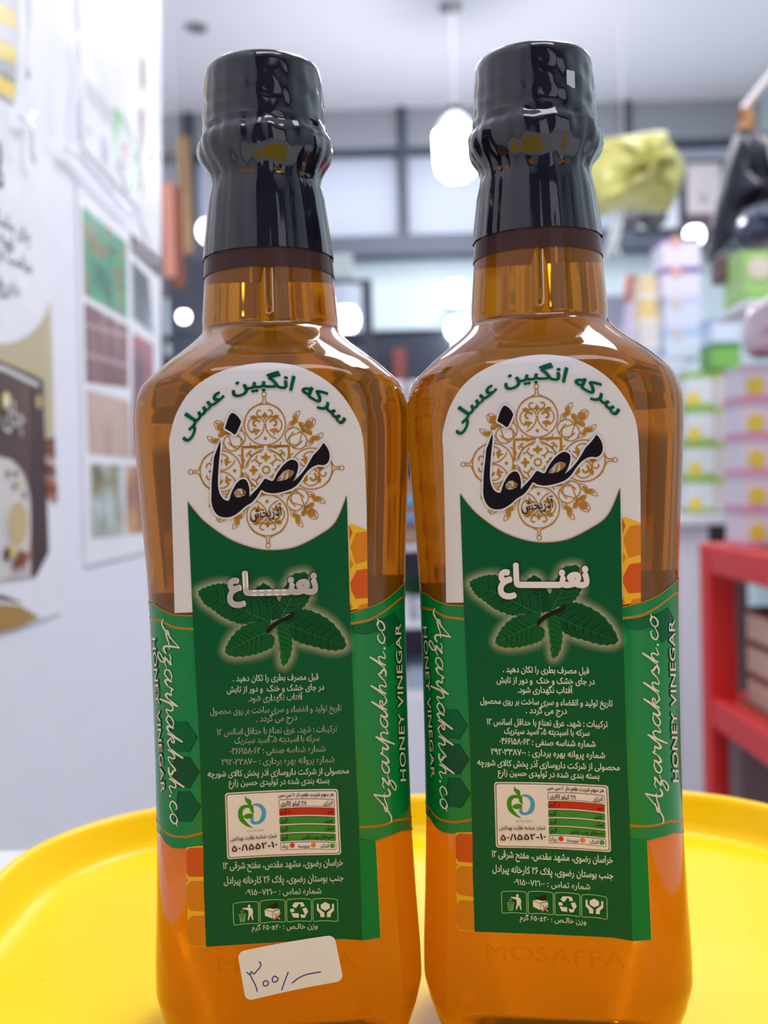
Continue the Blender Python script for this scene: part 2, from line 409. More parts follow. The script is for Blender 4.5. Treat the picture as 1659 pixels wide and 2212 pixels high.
# black shrink sleeve over the cap and neck
sleeve_m = mat('black_shrink_film', (16, 18, 32), .12, spec=.6, coat=.6, bump=(160, .35, (1, 1, .35), .0006))
refl_m = mat('reflected_sleeve_film', (84, 62, 62), .15, trans=.35, ior=1.2)  # dark reflection of the sleeve inside the neck, put into an added film
def sleeve(end, refl_z, seed):
    ph = np.random.default_rng(seed).uniform(0, 6.28, 12)
    pr = [(0, .2312), (.0118, .2312), (.0126, .2314), (.0132, .2310), (.01365, .2302), (.0138, .2290)]
    pr += [(float(np.interp(z, [.2165, .229], [.0147, .0138])), z) for z in np.linspace(.2275, .2172, 10)]
    pr += [(.01480, .2166), (.01470, .2158), (.0150, .2150), (.01545, .2143), (.0158, .2134), (.0159, .2118), (.0157, .2104), (.0150, .2088), (.0138, .2072), (.0131, .2059), (.01285, .2046), (.0130, .2030)]
    pr += [(float(abr(z)[0]) + .00035, z) for z in np.linspace(.200, end, 8)]
    def fn(r, z, a):
        k = 0
        if z > .2165: k = .00012 * (math.sin(9 * a + ph[0] + z * 900) + math.sin(23 * a + ph[1]) * .6) * (1 if z < .229 else .2)
        if abs(z - .2220) < .0006 or abs(z - .2180) < .0006: k -= .00015
        if .203 < z < .2165: k = .00022 * math.sin(11 * a + ph[2] + z * 500) + .00012 * math.sin(27 * a + ph[3])
        if z <= .203: k = .00010 * (1 + math.sin(17 * a + ph[4] + z * 60)) + .00008 * (1 + math.sin(41 * a + ph[5]))
        return r + k
    b = lathe(pr, 120, fn=fn)
    o = obj('shrink_sleeve', b, sleeve_m, None, smooth=True)
    h = lathe([(float(abr(z)[0]) + .00022, z) for z in np.linspace(end + .001, refl_z, 6)], 96)
    ho = obj('sleeve_reflection', h, refl_m, o, smooth=True); ho['label'] = 'smoky film band imitating the reflected black sleeve'
    return o
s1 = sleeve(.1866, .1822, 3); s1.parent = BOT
# colours of the print
WHT = prn((220, 217, 222)); DG = prn((2, 86, 48)); LG = prn((0, 122, 56)); MG = prn((3, 98, 54)); GOLD = prn((178, 122, 32)); BLK = prn((22, 18, 28)); GRN = prn((4, 92, 66))
CRM = prn((226, 214, 190)); YEL = prn((236, 182, 40)); ORA = prn((214, 128, 26)); RED = prn((206, 88, 24)); BRN = prn((92, 40, 26)); PNK = prn((232, 220, 216))
# wrap band ---------------------------------------------------------
def ring_s(hit):
    """signed share of the way round from the front, for points on the skin"""
    out = []
    for x, y, z in hit:
        a, b, r = [float(t) for t in abr(z)]
        ax, ay = abs(x), -y; f = a - r; s = min(ax, f)
        if ax > f and ay > b - r: s += r * math.atan2(ax - f, max(ay - (b - r), 1e-9))
        elif ax > f: s = f + r * math.pi / 2 + (b - r - ay)
        out.append(math.copysign(s, x))
    return np.array(out)
def side_pt(s, z, grow):
    a, b, r = [float(t) for t in abr(z)]; f = a - r; g = b - r; t = abs(s)
    if t <= f: x, y = t, -(b + grow)
    elif t <= f + r * math.pi / 2:
        th = (t - f) / r; x, y = f + (r + grow) * math.sin(th), -(g + (r + grow) * math.cos(th))
    else:
        t2 = t - f - r * math.pi / 2
        if t2 <= 2 * g: x, y = a + grow, -g + t2
        else:
            th = min((t2 - 2 * g) / r, math.pi / 2); x, y = f + (r + grow) * math.cos(th), g + (r + grow) * math.sin(th)
            if t2 - 2 * g > r * math.pi / 2: x = f - (t2 - 2 * g - r * math.pi / 2)
    return (math.copysign(1, s) * x, y, z)
def edge_curve(pts):
    h = on_bottle(np.array(pts, float), np.zeros(len(pts))); s = ring_s(h); o = np.argsort(s); return s[o], h[o, 2]
top_e = edge_curve([(323, 1287), (336, 1304), (352, 1317), (378, 1327), (417, 1329), (580, 1329), (757, 1322), (793, 1312), (823, 1300), (850, 1280), (866, 1264)])
top_g = edge_curve([(326, 1318), (349, 1340), (376, 1355), (417, 1359), (580, 1357), (757, 1347), (795, 1340), (823, 1325), (850, 1304), (864, 1292)])
bot_g = edge_curve([(348, 1782), (358, 1797), (372, 1805), (400, 1808), (436, 1799), (580, 1795), (775, 1786), (819, 1784), (855, 1771), (884, 1752)])
bot_e = edge_curve([(348, 1803), (360, 1823), (375, 1833), (399, 1834), (436, 1830), (580, 1828), (775, 1820), (812, 1817), (829, 1811), (865, 1796), (885, 1780)])
band = bmesh.new(); SM = .098
def strip(bm, lo, hi, grow, mi, nz, ds=.0012):
    ss = np.arange(-SM, SM + ds / 2, ds); prev = None
    for s in ss:
        z0, z1 = np.interp(s, *lo), np.interp(s, *hi)
        colv = [bm.verts.new(side_pt(s, z0 + (z1 - z0) * k / nz, grow)) for k in range(nz + 1)]
        if prev:
            for k in range(nz): f = bm.faces.new((prev[k], colv[k], colv[k + 1], prev[k + 1])); f.material_index = mi; f.smooth = True
        prev = colv
strip(band, bot_e, top_e, 1.5 * EPS, 0, 30)
bandm = mat('green_film', (0, 128, 58), .22, spec=.35, coat=.1)
bo = obj('wrap_band', band, bandm, BOT); bo['label'] = 'bright green wraparound band of the label'
hw = .00028
for cv in (top_g, bot_g):
    bm = bmesh.new(); strip(bm, (cv[0], cv[1] - hw), (cv[0], cv[1] + hw), 2.5 * EPS, 0, 1); obj('gold_line', bm, GOLD, bo)
for cv, sg in ((top_e, -1), (bot_e, 1)):
    bm = bmesh.new(); strip(bm, (cv[0], cv[1] - .00013 + sg * .0001), (cv[0], cv[1] + .00013 + sg * .0001), 2.5 * EPS, 0, 1); obj('gold_line', bm, GOLD, bo)
for pts, m in (([(369, 1559), (404, 1559), (427, 1592), (410, 1623), (369, 1623)], prn((4, 96, 52))), ([(377, 1634), (410, 1635), (431, 1667), (411, 1701), (377, 1700)], prn((14, 78, 46))), ([(386, 1710), (411, 1710), (434, 1742), (415, 1774), (378, 1774)], prn((4, 88, 50))),
               ([(826, 1337), (850, 1322), (862, 1345), (860, 1380), (838, 1395), (828, 1373)], prn((4, 92, 50))), ([(760, 1352), (800, 1344), (822, 1336), (826, 1362), (790, 1370), (764, 1366)], prn((4, 100, 54)))):
    fl = Flat(); fl.poly(pts, m, 1, 6); fl.ribbon(pts + [pts[0]], 1.6, prn((4, 70, 40)), 2); fl.build('hexagon_print', on_bottle, bo)
# cursive company name down both sides
GL = {'A': (2.0, [[(-.5, .1), (-.25, -.12), (.1, .05), (.8, 1.0), (1.55, 2.3)], [(1.55, 2.3), (1.45, 1.2), (1.45, .15), (1.7, .0), (1.95, .3)], [(.9, .95), (.4, .75), (.35, .4), (.8, .5), (1.2, .75), (1.65, .8)]]),
      'z': (1.0, [[(0, .75), (.25, 1), (.45, .85), (.75, .95), (.2, .1), (.5, .1), (.5, -.45), (.15, -.9), (-.15, -.75), (.1, -.35), (.95, .3)]]),
      'a': (1.2, [[(.85, .85), (.55, 1), (.15, .65), (.1, .15), (.4, .0), (.75, .5), (.95, 1)], [(.95, 1), (.8, .35), (.9, .02), (1.25, .35)]]),
      'r': (.95, [[(.05, .35), (.3, 1.1), (.35, .85), (.72, .88)], [(.72, .88), (.58, .3), (.68, .02), (1, .35)]]),
      'p': (1.15, [[(.0, .35), (.55, 1.75)], [(.55, 1.75), (.3, .6), (.0, -.95)], [(.2, .2), (.5, .85), (.75, 1), (.85, .6), (.75, .1), (.85, .02), (1.2, .35)]]),
      'k': (1.15, [[(.0, .35), (.4, 1.3), (.72, 2.2)], [(.72, 2.2), (.4, 1.2), (.1, .0)], [(.15, .3), (.5, .9), (.75, .95), (.7, .65), (.4, .52)], [(.4, .52), (.6, .2), (.75, .02), (1.2, .35)]]),
      'h': (1.1, [[(.0, .35), (.4, 1.3), (.72, 2.2)], [(.72, 2.2), (.4, 1.2), (.1, .0)], [(.15, .3), (.45, .85), (.7, .95), (.72, .6), (.62, .15), (.75, .02), (1.15, .35)]]),
      's': (.95, [[(.0, .35), (.45, 1.1)], [(.45, 1.1), (.5, .75), (.75, .35), (.6, .02), (.25, .05)], [(.25, .05), (.6, .02), (1, .35)]]),
      '.': (.5, [[(.15, .02), (.3, .12)]]), 'c': (.9, [[(.7, .75), (.6, 1), (.25, .8), (.1, .3), (.35, .0), (.6, .08), (.95, .4)]]),
      'o': (1.0, [[(.5, 1), (.15, .65), (.15, .1), (.45, .0), (.75, .4), (.75, .85), (.5, 1), (.7, .8), (1, .95)]])}
def script(fl, word, L, E, up, m, layer, wmin, wmax):
    tot = sum(GL[c][0] for c in word); L, E, up = np.array(L, float), np.array(E, float), np.array(up, float); x = 0
    for c in word:
        for i, st in enumerate(GL[c][1]):
            pts = [tuple(L + (E - L) * (x + px_) / tot + up * py_) for px_, py_ in st]
            thick = (c in 'Akhpars' and i == 1) or c in '.'
            fl.ribbon(pts, [wmin * 1.5, wmax, wmax, wmin * 1.3] if thick else [wmin * .8, wmin * 1.5, wmin * 1.4, wmin * .8], m, layer, smooth=5)
        x += GL[c][0]
CW = prn((222, 214, 196)); DK = prn((14, 44, 28))
for tgt, args in ((0, ((842, 1762), (828, 1335), (-15, 0))), (1, ((354, 1352), (371, 1785), (14.5, 0)))):
    fl = Flat(); script(fl, 'Azarpakhsh.co', *args, CW, 3, 2.2, 4.6); o = fl.build('script_lettering', on_bottle, bo)
    o['label'] = 'cream cursive company name running up the side' if tgt == 0 else 'cream cursive company name running down the side'
    fl = Flat()
    L, E, h = (((874.5, 1687), (863, 1347), 12.5), ((331, 1378), (351, 1712), 8))[tgt]
    for off, m, ly in ((.055, DK, 3), (.008, CW, 4)): text(fl, 'HONEY VINEGAR', L, E, h, m, ly, off=off, fa=False)
    fl.build('capital_lettering', on_bottle, bo)
# front label sheet --------------------------------------------------
lab = Flat()
arch = catmull([(378, 1324), (375, 1201), (369, 1017), (366, 960), (369, 936), (382, 892), (411, 846), (455, 813), (510, 793), (577, 784), (639, 791), (687, 811), (731, 845), (764, 892), (783, 944), (790, 1054), (792, 1142), (794, 1306)], False, 4)
lab.poly(arch, WHT, 1, 9)
disc_arc = catmull([(406, 1083), (425, 1108), (448, 1131), (496, 1164), (547, 1183), (591, 1188), (639, 1181), (687, 1157), (724, 1128), (749, 1070)], False, 5)
panel = disc_arc + [(749, 1070), (756, 1322), (767, 1615), (777, 1842), (782, 2030), (740, 2027), (600, 2034), (446, 2044), (441, 1920), (440, 1842), (432, 1611), (417, 1326)]
lab.poly(panel, DG, 4, 9)
lab.ribbon(disc_arc, 1.3, GOLD, 5)
lab.poly([(772, 1700), (777, 1812), (811, 1816), (821, 2022), (818, 2025), (781, 2031), (777, 1842), (773, 1750)], LG, 3, 8)
lab.ribbon([(811, 1816), (821, 2022)], .8, prn((190, 190, 90)), 4)
# honeycomb prints
lab.poly([(753, 1136), (758, 1131), (792, 1144), (794, 1310), (757, 1318)], YEL, 2, 8)
for pts, m in (([(757, 1180), (769, 1151), (792, 1148), (793, 1211), (768, 1218)], ORA), ([(757, 1258), (770, 1232), (793, 1228), (794, 1291), (768, 1293), (758, 1274)], RED), ([(754, 1134), (761, 1150), (755, 1166)], RED), ([(756, 1206), (763, 1218), (757, 1230)], ORA), ([(770, 1318), (778, 1306), (794, 1303), (794, 1312)], ORA), ([(757, 1300), (762, 1312), (757, 1318)], ORA)):
    lab.poly(pts, m, 3, 8)
lab.poly([(402, 1834), (406, 1829), (441, 1826), (446, 2044), (413, 2045), (408, 2038), (404, 1898)], YEL, 2, 8)
for pts, m in (([(403, 1838), (410, 1831), (440, 1830), (441, 1893), (410, 1893), (404, 1885)], RED), ([(405, 1912), (413, 1903), (441, 1902), (443, 1968), (413, 1966), (406, 1958)], ORA), ([(406, 1990), (414, 1978), (443, 1977), (445, 2042), (414, 2043), (409, 2035)], ORA), ([(404, 1898), (407, 1899), (404, 1903)], LG)):
    lab.poly(pts, m, 3, 8)
fl_o = lab.build('front_label', on_bottle, BOT); fl_o['label'] = 'white arched label with dark green panel'
LB = fl_o
# calligraphy logo
def z1(pts): return [(440 + x / 5.53, 880 + y / 5.53) for x, y in pts]
word = z1([(197, 408), (150, 530), (125, 600), (115, 720), (100, 850), (95, 1000), (95, 1130), (120, 1220), (170, 1285), (230, 1310), (300, 1310), (370, 1285), (440, 1235), (500, 1180), (560, 1145), (600, 1110), (640, 1060), (670, 1010), (695, 985), (740, 1010), (830, 1025), (930, 1010), (1040, 975), (1110, 930), (1160, 870), (1200, 810), (1250, 750), (1310, 705), (1370, 685), (1430, 690), (1475, 665), (1500, 620), (1503, 560), (1485, 500), (1460, 460), (1430, 428), (1400, 470), (1350, 530), (1310, 570), (1280, 620), (1240, 690), (1200, 750), (1150, 810), (1110, 850), (1068, 882), (1095, 830), (1120, 760), (1130, 690), (1115, 650), (1070, 625), (1020, 635), (960, 680), (910, 740), (870, 800), (830, 875), (790, 870), (735, 850), (710, 880), (680, 920), (640, 970), (600, 1010), (560, 1055), (546, 1060), (548, 980), (535, 920), (510, 870), (470, 855), (430, 870), (390, 910), (350, 980), (325, 1040), (305, 1105), (270, 1110), (230, 1085), (200, 1040), (180, 980), (172, 900), (175, 800), (185, 650), (200, 500)])
hole1 = z1([(865, 878), (900, 830), (950, 770), (1000, 745), (1050, 750), (1075, 770), (1060, 810), (1010, 850), (950, 872)])
hole2 = z1([(365, 1050), (370, 1000), (410, 970), (460, 970), (500, 1000), (505, 1035), (470, 1062), (410, 1075)])
dot = z1([(335, 68), (400, 100), (445, 165), (440, 200), (410, 270), (375, 325), (320, 290), (258, 250), (265, 220), (290, 140)])
fl = Flat(); cw, cd = catmull(word, True, 3), catmull(dot, True, 4)
fl.poly([cw, catmull(hole1, True, 4), catmull(hole2, True, 4)], BLK, 8, 0).poly(cd, BLK, 8, 0)
fl.ribbon(cw, 7.5, WHT, 7, closed=True).ribbon(cd, 7.5, WHT, 7, closed=True)
fl.build('logo_calligraphy', on_bottle, LB)['label'] = 'large black calligraphic word on the white disc'
# arched title
def arc_text(fl, body, c, Rad, a0, a1, h, m, layer, off):
    v, f = text_mesh(body, off); x0, x1 = v[:, 0].min(), v[:, 0].max(); t = (v[:, 0] - x0) / (x1 - x0); a = np.radians(a0 + (a1 - a0) * t)
    r = Rad + v[:, 1] * h / ALEF
    fl.raw(np.stack([c[0] + r * np.sin(a), c[1] - r * np.cos(a)], 1), f, m, layer)
fl = Flat(); arc_text(fl, 'سرکه انگبین عسلی', (578, 1029), 192, -67, 55, 30, GRN, 6, .026); fl.build('arched_lettering', on_bottle, LB)
# golden arabesque
OC = np.array([575.0, 1015.0])
orn = Flat(); mirrored = []
def O(pts, q, mir=False):
    a = R(90 * q - 1.6); ca, sa = math.cos(a), math.sin(a); out = []
    for x, y in pts:
        if mir: x = -x
        out.append((OC[0] + x * ca - y * sa, OC[1] + x * sa + y * ca))
    return out
def spiral(c, r0, r1, a0, a1, n=18): return [(c[0] + (r0 + (r1 - r0) * k / n) * math.cos(R(a0 + (a1 - a0) * k / n)), c[1] + (r0 + (r1 - r0) * k / n) * math.sin(R(a0 + (a1 - a0) * k / n))) for k in range(n + 1)]
LEAF = [(0, 0), (4, -7), (14, -10), (26, -8), (19, 0), (10, 4)]
for q in range(4):
    g = lambda pts, w, mir=False, sm_=0: orn.ribbon(O(pts, q, mir), w * 1.3, GOLD, 3, smooth=sm_)
    g([(44.5 * math.cos(t), -98 + 44.5 * math.sin(t)) for t in np.linspace(0, 6.2832, 48)], 1.9)
    for mir in (False, True):
        g([(38, -122), (28, -134), (12, -142), (3, -148), (3, -156), (0, -159)], 1.6, mir, 4)
        g(spiral((10, -124), 11, 4, 180, -120), 2.2, mir)                     # heart scroll
        g(spiral((19, -96), 19, 17, 200, 430, 22), 1.8, mir)
        g([(1, -100), (4, -85), (14, -72), (24, -67)], 1.8, mir, 4)
        g(spiral((19, -100), 9, 4, -160, 100), 3.4, mir)
        orn.poly(O([(14, -88), (24, -90), (30, -82), (22, -82), (20, -73), (16, -82), (9, -85)], q, mir), GOLD, 3, 0)
        orn.poly(O([(16, -114), (24, -119), (32, -116), (27, -110), (18, -108)], q, mir), GOLD, 3, 0)
        g([(6, -53), (14, -50), (22, -46), (30, -52), (34, -60)], 1.5, mir, 4)
        # corner sprays
        g(spiral((62, -72), 21, 17, 30, 330, 22), 1.7, mir)
        g([(46, -58), (52, -70), (66, -76), (82, -80), (96, -76)], 1.6, mir, 4)
        for (bx_, by_, rot_) in ((62, -108, -35), (74, -100, 60), (62, -104, 140), (88, -96, -20)):
            ca, sa = math.cos(R(rot_)), math.sin(R(rot_)); lp = [(bx_ + .82 * (x * ca - y * sa), by_ + .82 * (x * sa + y * ca)) for x, y in LEAF]
            orn.ribbon(O(catmull(lp, True, 3), q, mir), 1.5, GOLD, 3, closed=True)
            orn.poly(O(catmull([(bx_ + .5 * (x * ca - y * sa), by_ + .5 * (x * sa + y * ca)) for x, y in LEAF], True, 3), q, mir), GOLD, 3, 0)
        st = [(66 + (8 if k % 2 else 4) * math.cos(k * math.pi / 6), -104 + (8 if k % 2 else 4) * math.sin(k * math.pi / 6)) for k in range(12)]
        orn.poly(O(st, q, mir), GOLD, 3, 0)
        g(spiral((86, -86), 9, 3, -60, 250), 2.0, mir)
    orn.poly(O([(0, -108), (5, -116), (4, -121), (0, -117), (-4, -121), (-5, -116)], q), GOLD, 3, 0)
    orn.disc(O([(0, -68)], q)[0], 3.6, GOLD, 3)
    # centre: square frame, lily, curls
    g([(-51, -20), (-51, -50), (-4, -50)], 4, False); g([(51, -20), (51, -50), (4, -50)], 4, False)
    orn.poly(O([(0, -38), (4, -30), (11, -30), (8, -24), (3, -24), (2, -18), (-2, -18), (-3, -24), (-8, -24), (-11, -30), (-4, -30)], q), GOLD, 3, 0)
    for mir in (False, True):
        g([(4, -44), (14, -42), (26, -34), (36, -22), (40, -8)], 1.7, mir, 4)
        g(spiral((32, -38), 7, 2, 160, -160, 14), 2, mir)
        g([(8, -14), (16, -16), (22, -24), (18, -32)], 2, mir, 4)
orn.circ(OC, 7.4, 3.2, GOLD, 3)
for q, c in enumerate(((0, -163), (0, -163), (0, -163), (0, -163))): orn.circ(O([c], q)[0], 5, 1.6, GOLD, 3, n=18)
orn.build('arabesque_ornament', on_bottle, LB)['label'] = 'golden arabesque medallion'
fl = Flat(); text(fl, 'آذرپخش', (541, 1121), (611, 1112), 22, prn((64, 34, 26)), 9, off=.012); fl.build('small_calligraphy', on_bottle, LB)
# mint sprig
def z3(pts): return [(410 + x / 4.484, 1220 + y / 4.484) for x, y in pts]
LV = [('mid', [(560, 300), (640, 230), (730, 178), (830, 290), (880, 400), (885, 490), (800, 535), (740, 470)], (790, 530), (735, 190)),
      ('top', [(870, 520), (862, 400), (900, 260), (950, 160), (1000, 92), (1130, 75), (1150, 160), (1165, 290), (1130, 370), (1070, 430), (930, 478)], (880, 515), (1080, 100)),
      ('left', [(88, 255), (160, 215), (240, 188), (330, 180), (420, 195), (540, 240), (650, 290), (710, 345), (755, 430), (778, 560), (620, 548), (540, 568), (460, 560), (355, 520), (295, 485), (225, 430), (150, 380), (110, 320)], (770, 550), (110, 265)),
      ('right', [(850, 535), (930, 510), (1000, 450), (1080, 430), (1150, 435), (1280, 490), (1390, 570), (1480, 690), (1510, 790), (1410, 825), (1300, 812), (1180, 780), (1080, 755), (985, 700), (950, 620), (900, 570)], (870, 545), (1495, 780)),
      ('low', [(770, 560), (700, 540), (620, 555), (510, 600), (420, 680), (370, 760), (345, 840), (420, 882), (540, 880), (640, 860), (730, 830), (800, 790), (822, 720), (800, 680), (745, 655)], (740, 650), (360, 840)),
      ('centre', [(835, 545), (900, 560), (960, 610), (985, 700), (990, 790), (965, 900), (908, 975), (882, 910), (872, 780), (850, 660)], (845, 555), (910, 965))]
halo_m = bpy.data.materials.new('printed_halo'); halo_m.use_nodes = True; nt = halo_m.node_tree
b = nt.nodes['Principled BSDF']; b.inputs['Base Color'].default_value = lin((206, 212, 172)); b.inputs['Roughness'].default_value = .38
at = nt.nodes.new('ShaderNodeAttribute'); at.attribute_name = 'fade'; nt.links.new(at.outputs['Fac'], b.inputs['Alpha'])
hv, hf, ha = [], [], []
fl = Flat(); li = 0
leafc = [(8, 70, 38), (14, 80, 42), (6, 80, 40), (6, 74, 36), (14, 84, 38), (18, 90, 40)]
for (nm, pts, base, tip), colr in zip(LV, leafc):
    o2 = catmull(z3(pts), True, 5); c0 = np.mean(o2, 0); n = len(o2)
    area2 = sum(o2[i][0] * o2[(i + 1) % n][1] - o2[(i + 1) % n][0] * o2[i][1] for i in range(n)); sg = 1 if area2 > 0 else -1
    ser, nrm = [], []
    for i in range(n):
        t = np.array(o2[(i + 1) % n]) - np.array(o2[i - 1]); t /= np.linalg.norm(t) + 1e-9; nn = np.array([t[1], -t[0]]) * sg
        nrm.append(nn); ser.append(tuple(np.array(o2[i]) + nn * (1.6 if i % 3 == 0 else -.6)))
    k0 = len(hv)
    for dlt, al in ((-2, .62), (2, .52), (7, .26), (13, .09), (20, 0)):
        for p, nn in zip(o2, nrm): hv.append(tuple(np.array(p) + nn * dlt)); ha.append(al)
    for j in range(4):
        for i in range(n): hf.append([k0 + j * n + i, k0 + j * n + (i + 1) % n, k0 + (j + 1) * n + (i + 1) % n, k0 + (j + 1) * n + i])
    ly = 7 + li * .8; li += 1
    fl.poly(ser, prn(colr), ly, 0)
    b0, t0 = np.array(z3([base])[0]), np.array(z3([tip])[0])
    dark, lite = prn(tuple(max(0, int(v * .5)) for v in colr)), prn(tuple(min(255, int(v * 1.35 + 10)) for v in colr))
    ax = t0 - b0; pn = np.array([-ax[1], ax[0]]) / np.linalg.norm(ax)
    for s_ in (-1, 1):
        for k in range(1, 7):
            st = b0 + ax * (k / 8.0); hit = None
            dirv = ax / np.linalg.norm(ax) * .75 + pn * s_
            # run the side vein until it leaves the leaf
            ln = 0
            while ln < 60:
                q = st + dirv * (ln + 3); ins = False
                for i in range(n):
                    x1, y1 = o2[i]; x2, y2 = o2[(i + 1) % n]
                    if (y1 > q[1]) != (y2 > q[1]) and q[0] < (x2 - x1) * (q[1] - y1) / (y2 - y1) + x1: ins = not ins
                if not ins: break
                ln += 2
            if ln > 5:
                e = st + dirv * ln; mid = (st + e) / 2 + ax / np.linalg.norm(ax) * -1.5
                fl.ribbon([tuple(st), tuple(mid), tuple(e)], [2.6, 2.0, .4], dark, ly + .3, smooth=4)
                fl.ribbon([tuple(st + pn * s_ + ax * .02), tuple(mid + ax / np.linalg.norm(ax) * 1.8), tuple(e)], [1.2, 1.0, .3], lite, ly + .3, smooth=4)
    fl.ribbon([tuple(b0), tuple(b0 + ax * .5 + pn * 1.5), tuple(t0)], [2.2, 1.5, .5], lite, ly + .5, smooth=6)
fl.poly(catmull(z3([(745, 655), (760, 600), (830, 545), (930, 495), (1010, 455), (1000, 510), (890, 555), (810, 610), (775, 650)]), True, 4), prn((24, 28, 20)), 12.5, 0)
me = bpy.data.meshes.new('mint_halo'); co_ = on_bottle(np.array(hv), np.full(len(hv), 6.0)); me.from_pydata([tuple(c) for c in co_], [], hf)
at_ = me.attributes.new('fade', 'FLOAT', 'POINT'); at_.data.foreach_set('value', np.array(ha, dtype=np.float32))
link('mint_halo', me, LB, [halo_m])
fl.build('mint_sprig', on_bottle, LB)['label'] = 'dark green mint sprig of six leaves'
# title word
fl = Flat()
for off, m, ly in ((.08, prn((66, 44, 30)), 13.5), (.062, prn((236, 230, 232)), 15.5)): text(fl, 'نعنـــــاع', (491, 1283), (687, 1279), 46, m, ly, off=off)
fl.build('title_lettering', on_bottle, LB)
# small print
fl = Flat(); TXT = prn((214, 222, 200))
rows = [('قبل مصرف بطری را تکان دهید .', 503.5, 1471, 688, 1467), ('در جای خشک و خنک  و دور از تابش', 490, 1495, 700, 1489), ('آفتاب نگهداری شود.', 536, 1514.5, 654, 1510), ('تاریخ تولید و انقضاء و سری ساخت بر روی محصول', 454, 1542, 738, 1534),
        ('درج می گردد .', 554, 1558, 642, 1555), ('ترکیبات : شهد، عرق نعناع با حداقل اسانس ۱۲', 469, 1587, 728, 1579), ('سرکه با اسیدیته ۵، اسید سیتریک', 507, 1605, 690, 1599.5), ('شماره شناسه صنفی : ۰۴۶۶۱۵۸۰۶۲', 497, 1628, 703, 1622.5),
        ('شماره پروانه بهره برداری : ۲۹۲۰۳۳۸۷۰۰', 479, 1652, 723, 1645.5), ('محصولی از شرکت داروسازی آذر پخش کالای شورچه', 449, 1677, 753.6, 1669.5), ('بسته بندی شده در تولیدی حسین زارع', 494, 1696, 711.6, 1690.5)]
for t, xa, ya, xb, yb in rows: text(fl, t, (xa, ya), (xb, yb), 13.5, TXT, 5.5, off=.022)
text(fl, 'خراسان رضوی، مشهد مقدس، مفتح شرقی ۱۲', (482, 1876), (741, 1868), 15, TXT, 5.5, off=.022)
text(fl, 'جنب بوستان رضوی، پلاک ۲۶ کارخانه پیرادل', (483.6, 1908), (742, 1901), 15, TXT, 5.5, off=.022)
text(fl, 'شماره تماس : ۰۹۱۵۰۰۷۲۱۰۰', (530.6, 1932.5), (694, 1928.5), 13, TXT, 5.5, off=.012)
text(fl, 'وزن خالـص : ۶۵۰±۲۰ گرم', (544, 2007.5), (686, 2003.5), 11, TXT, 5.5, off=.014)
fl.build('small_print', on_bottle, LB)['label'] = 'cream small print lines on the green panel'
# nutrition panel
def quad(c, x0, y0, x1, y1, r, n=5):
    """rounded rectangle in panel units 0..1, placed on four corners c (tl, tr, br, bl), r in picture units"""
    tl, tr_, br, bl = [np.array(p, float) for p in c]
    P2 = lambda u, v: tl + (tr_ - tl) * u + (bl - tl) * v + (tl - tr_ - bl + br) * u * v - np.array([0, 2.2 * math.sin(math.pi * u)])
    w, h = np.linalg.norm(tr_ - tl), np.linalg.norm(bl - tl); ru, rv = r / w, r / h; pts = []
    for q, (cu, cv) in enumerate(((x1 - ru, y1 - rv), (x0 + ru, y1 - rv), (x0 + ru, y0 + rv), (x1 - ru, y0 + rv))):
        for k in range(n + 1):
            a = math.pi / 2 * (q + k / n); pts.append(tuple(P2(cu + ru * math.cos(a), cv + rv * math.sin(a))))
        nxt = ((x0 + ru, y1), (x0, y0 + rv), (x1 - ru, y0), (x1, y1 - rv))[q]; cur = ((cu, y1), (x0, cv), (cu, y0), (x1, cv))[q]
        for k in range(1, 8): t = k / 8; pts.append(tuple(P2(cur[0] + (nxt[0] - cur[0]) * t, cur[1] + (nxt[1] - cur[1]) * t)))
    return pts
PC = [(486, 1712), (730, 1703), (737, 1845), (491, 1855)]
fl = Flat(); MAR = prn((88, 34, 40))
fl.poly(quad(PC, 0, 0, 1, 1, 6), CRM, 6, 9).poly(quad(PC, .012, .02, .988, .98, 5), MAR, 7, 9).poly(quad(PC, .018, .03, .982, .97, 4.4), PNK, 8, 9)
DGT = prn((20, 50, 24)); DRT = prn((110, 22, 20)); GR2 = prn((60, 140, 50)); RD2 = prn((196, 48, 28))
rowsn = [((602.5, 1726), (722, 1725), (722, 1741.5), (602.5, 1742), PNK), ((603.5, 1745), (723, 1744), (723, 1760), (603.5, 1760.5), RD2), ((604, 1763.5), (723.5, 1763), (723.5, 1778), (604, 1779), GR2), ((605, 1782), (724, 1781), (724, 1796.5), (605, 1797.5), GR2), ((605.6, 1800), (725, 1799.5), (725, 1815), (605.6, 1816), GR2), ((606, 1819), (726, 1818), (726, 1834), (606, 1835), PNK)]
for a, b_, c_, d_, m in rowsn:
    cc = [a, b_, c_, d_]; fl.poly(quad(cc, 0, 0, 1, 1, 2), MAR, 9, 9).poly(quad(cc, .008, .06, .992, .94, 1.5), m, 10, 9)
for cx_, cy_, m in ((631.3, 1823), (677, 1823), (717.7, 1824.5)) and ((631.3, 1824, prn((214, 58, 34))), (677, 1823.5, prn((224, 130, 40))), (717.7, 1825, prn((70, 150, 50)))): fl.disc((cx_, cy_), 5.4, m, 11)
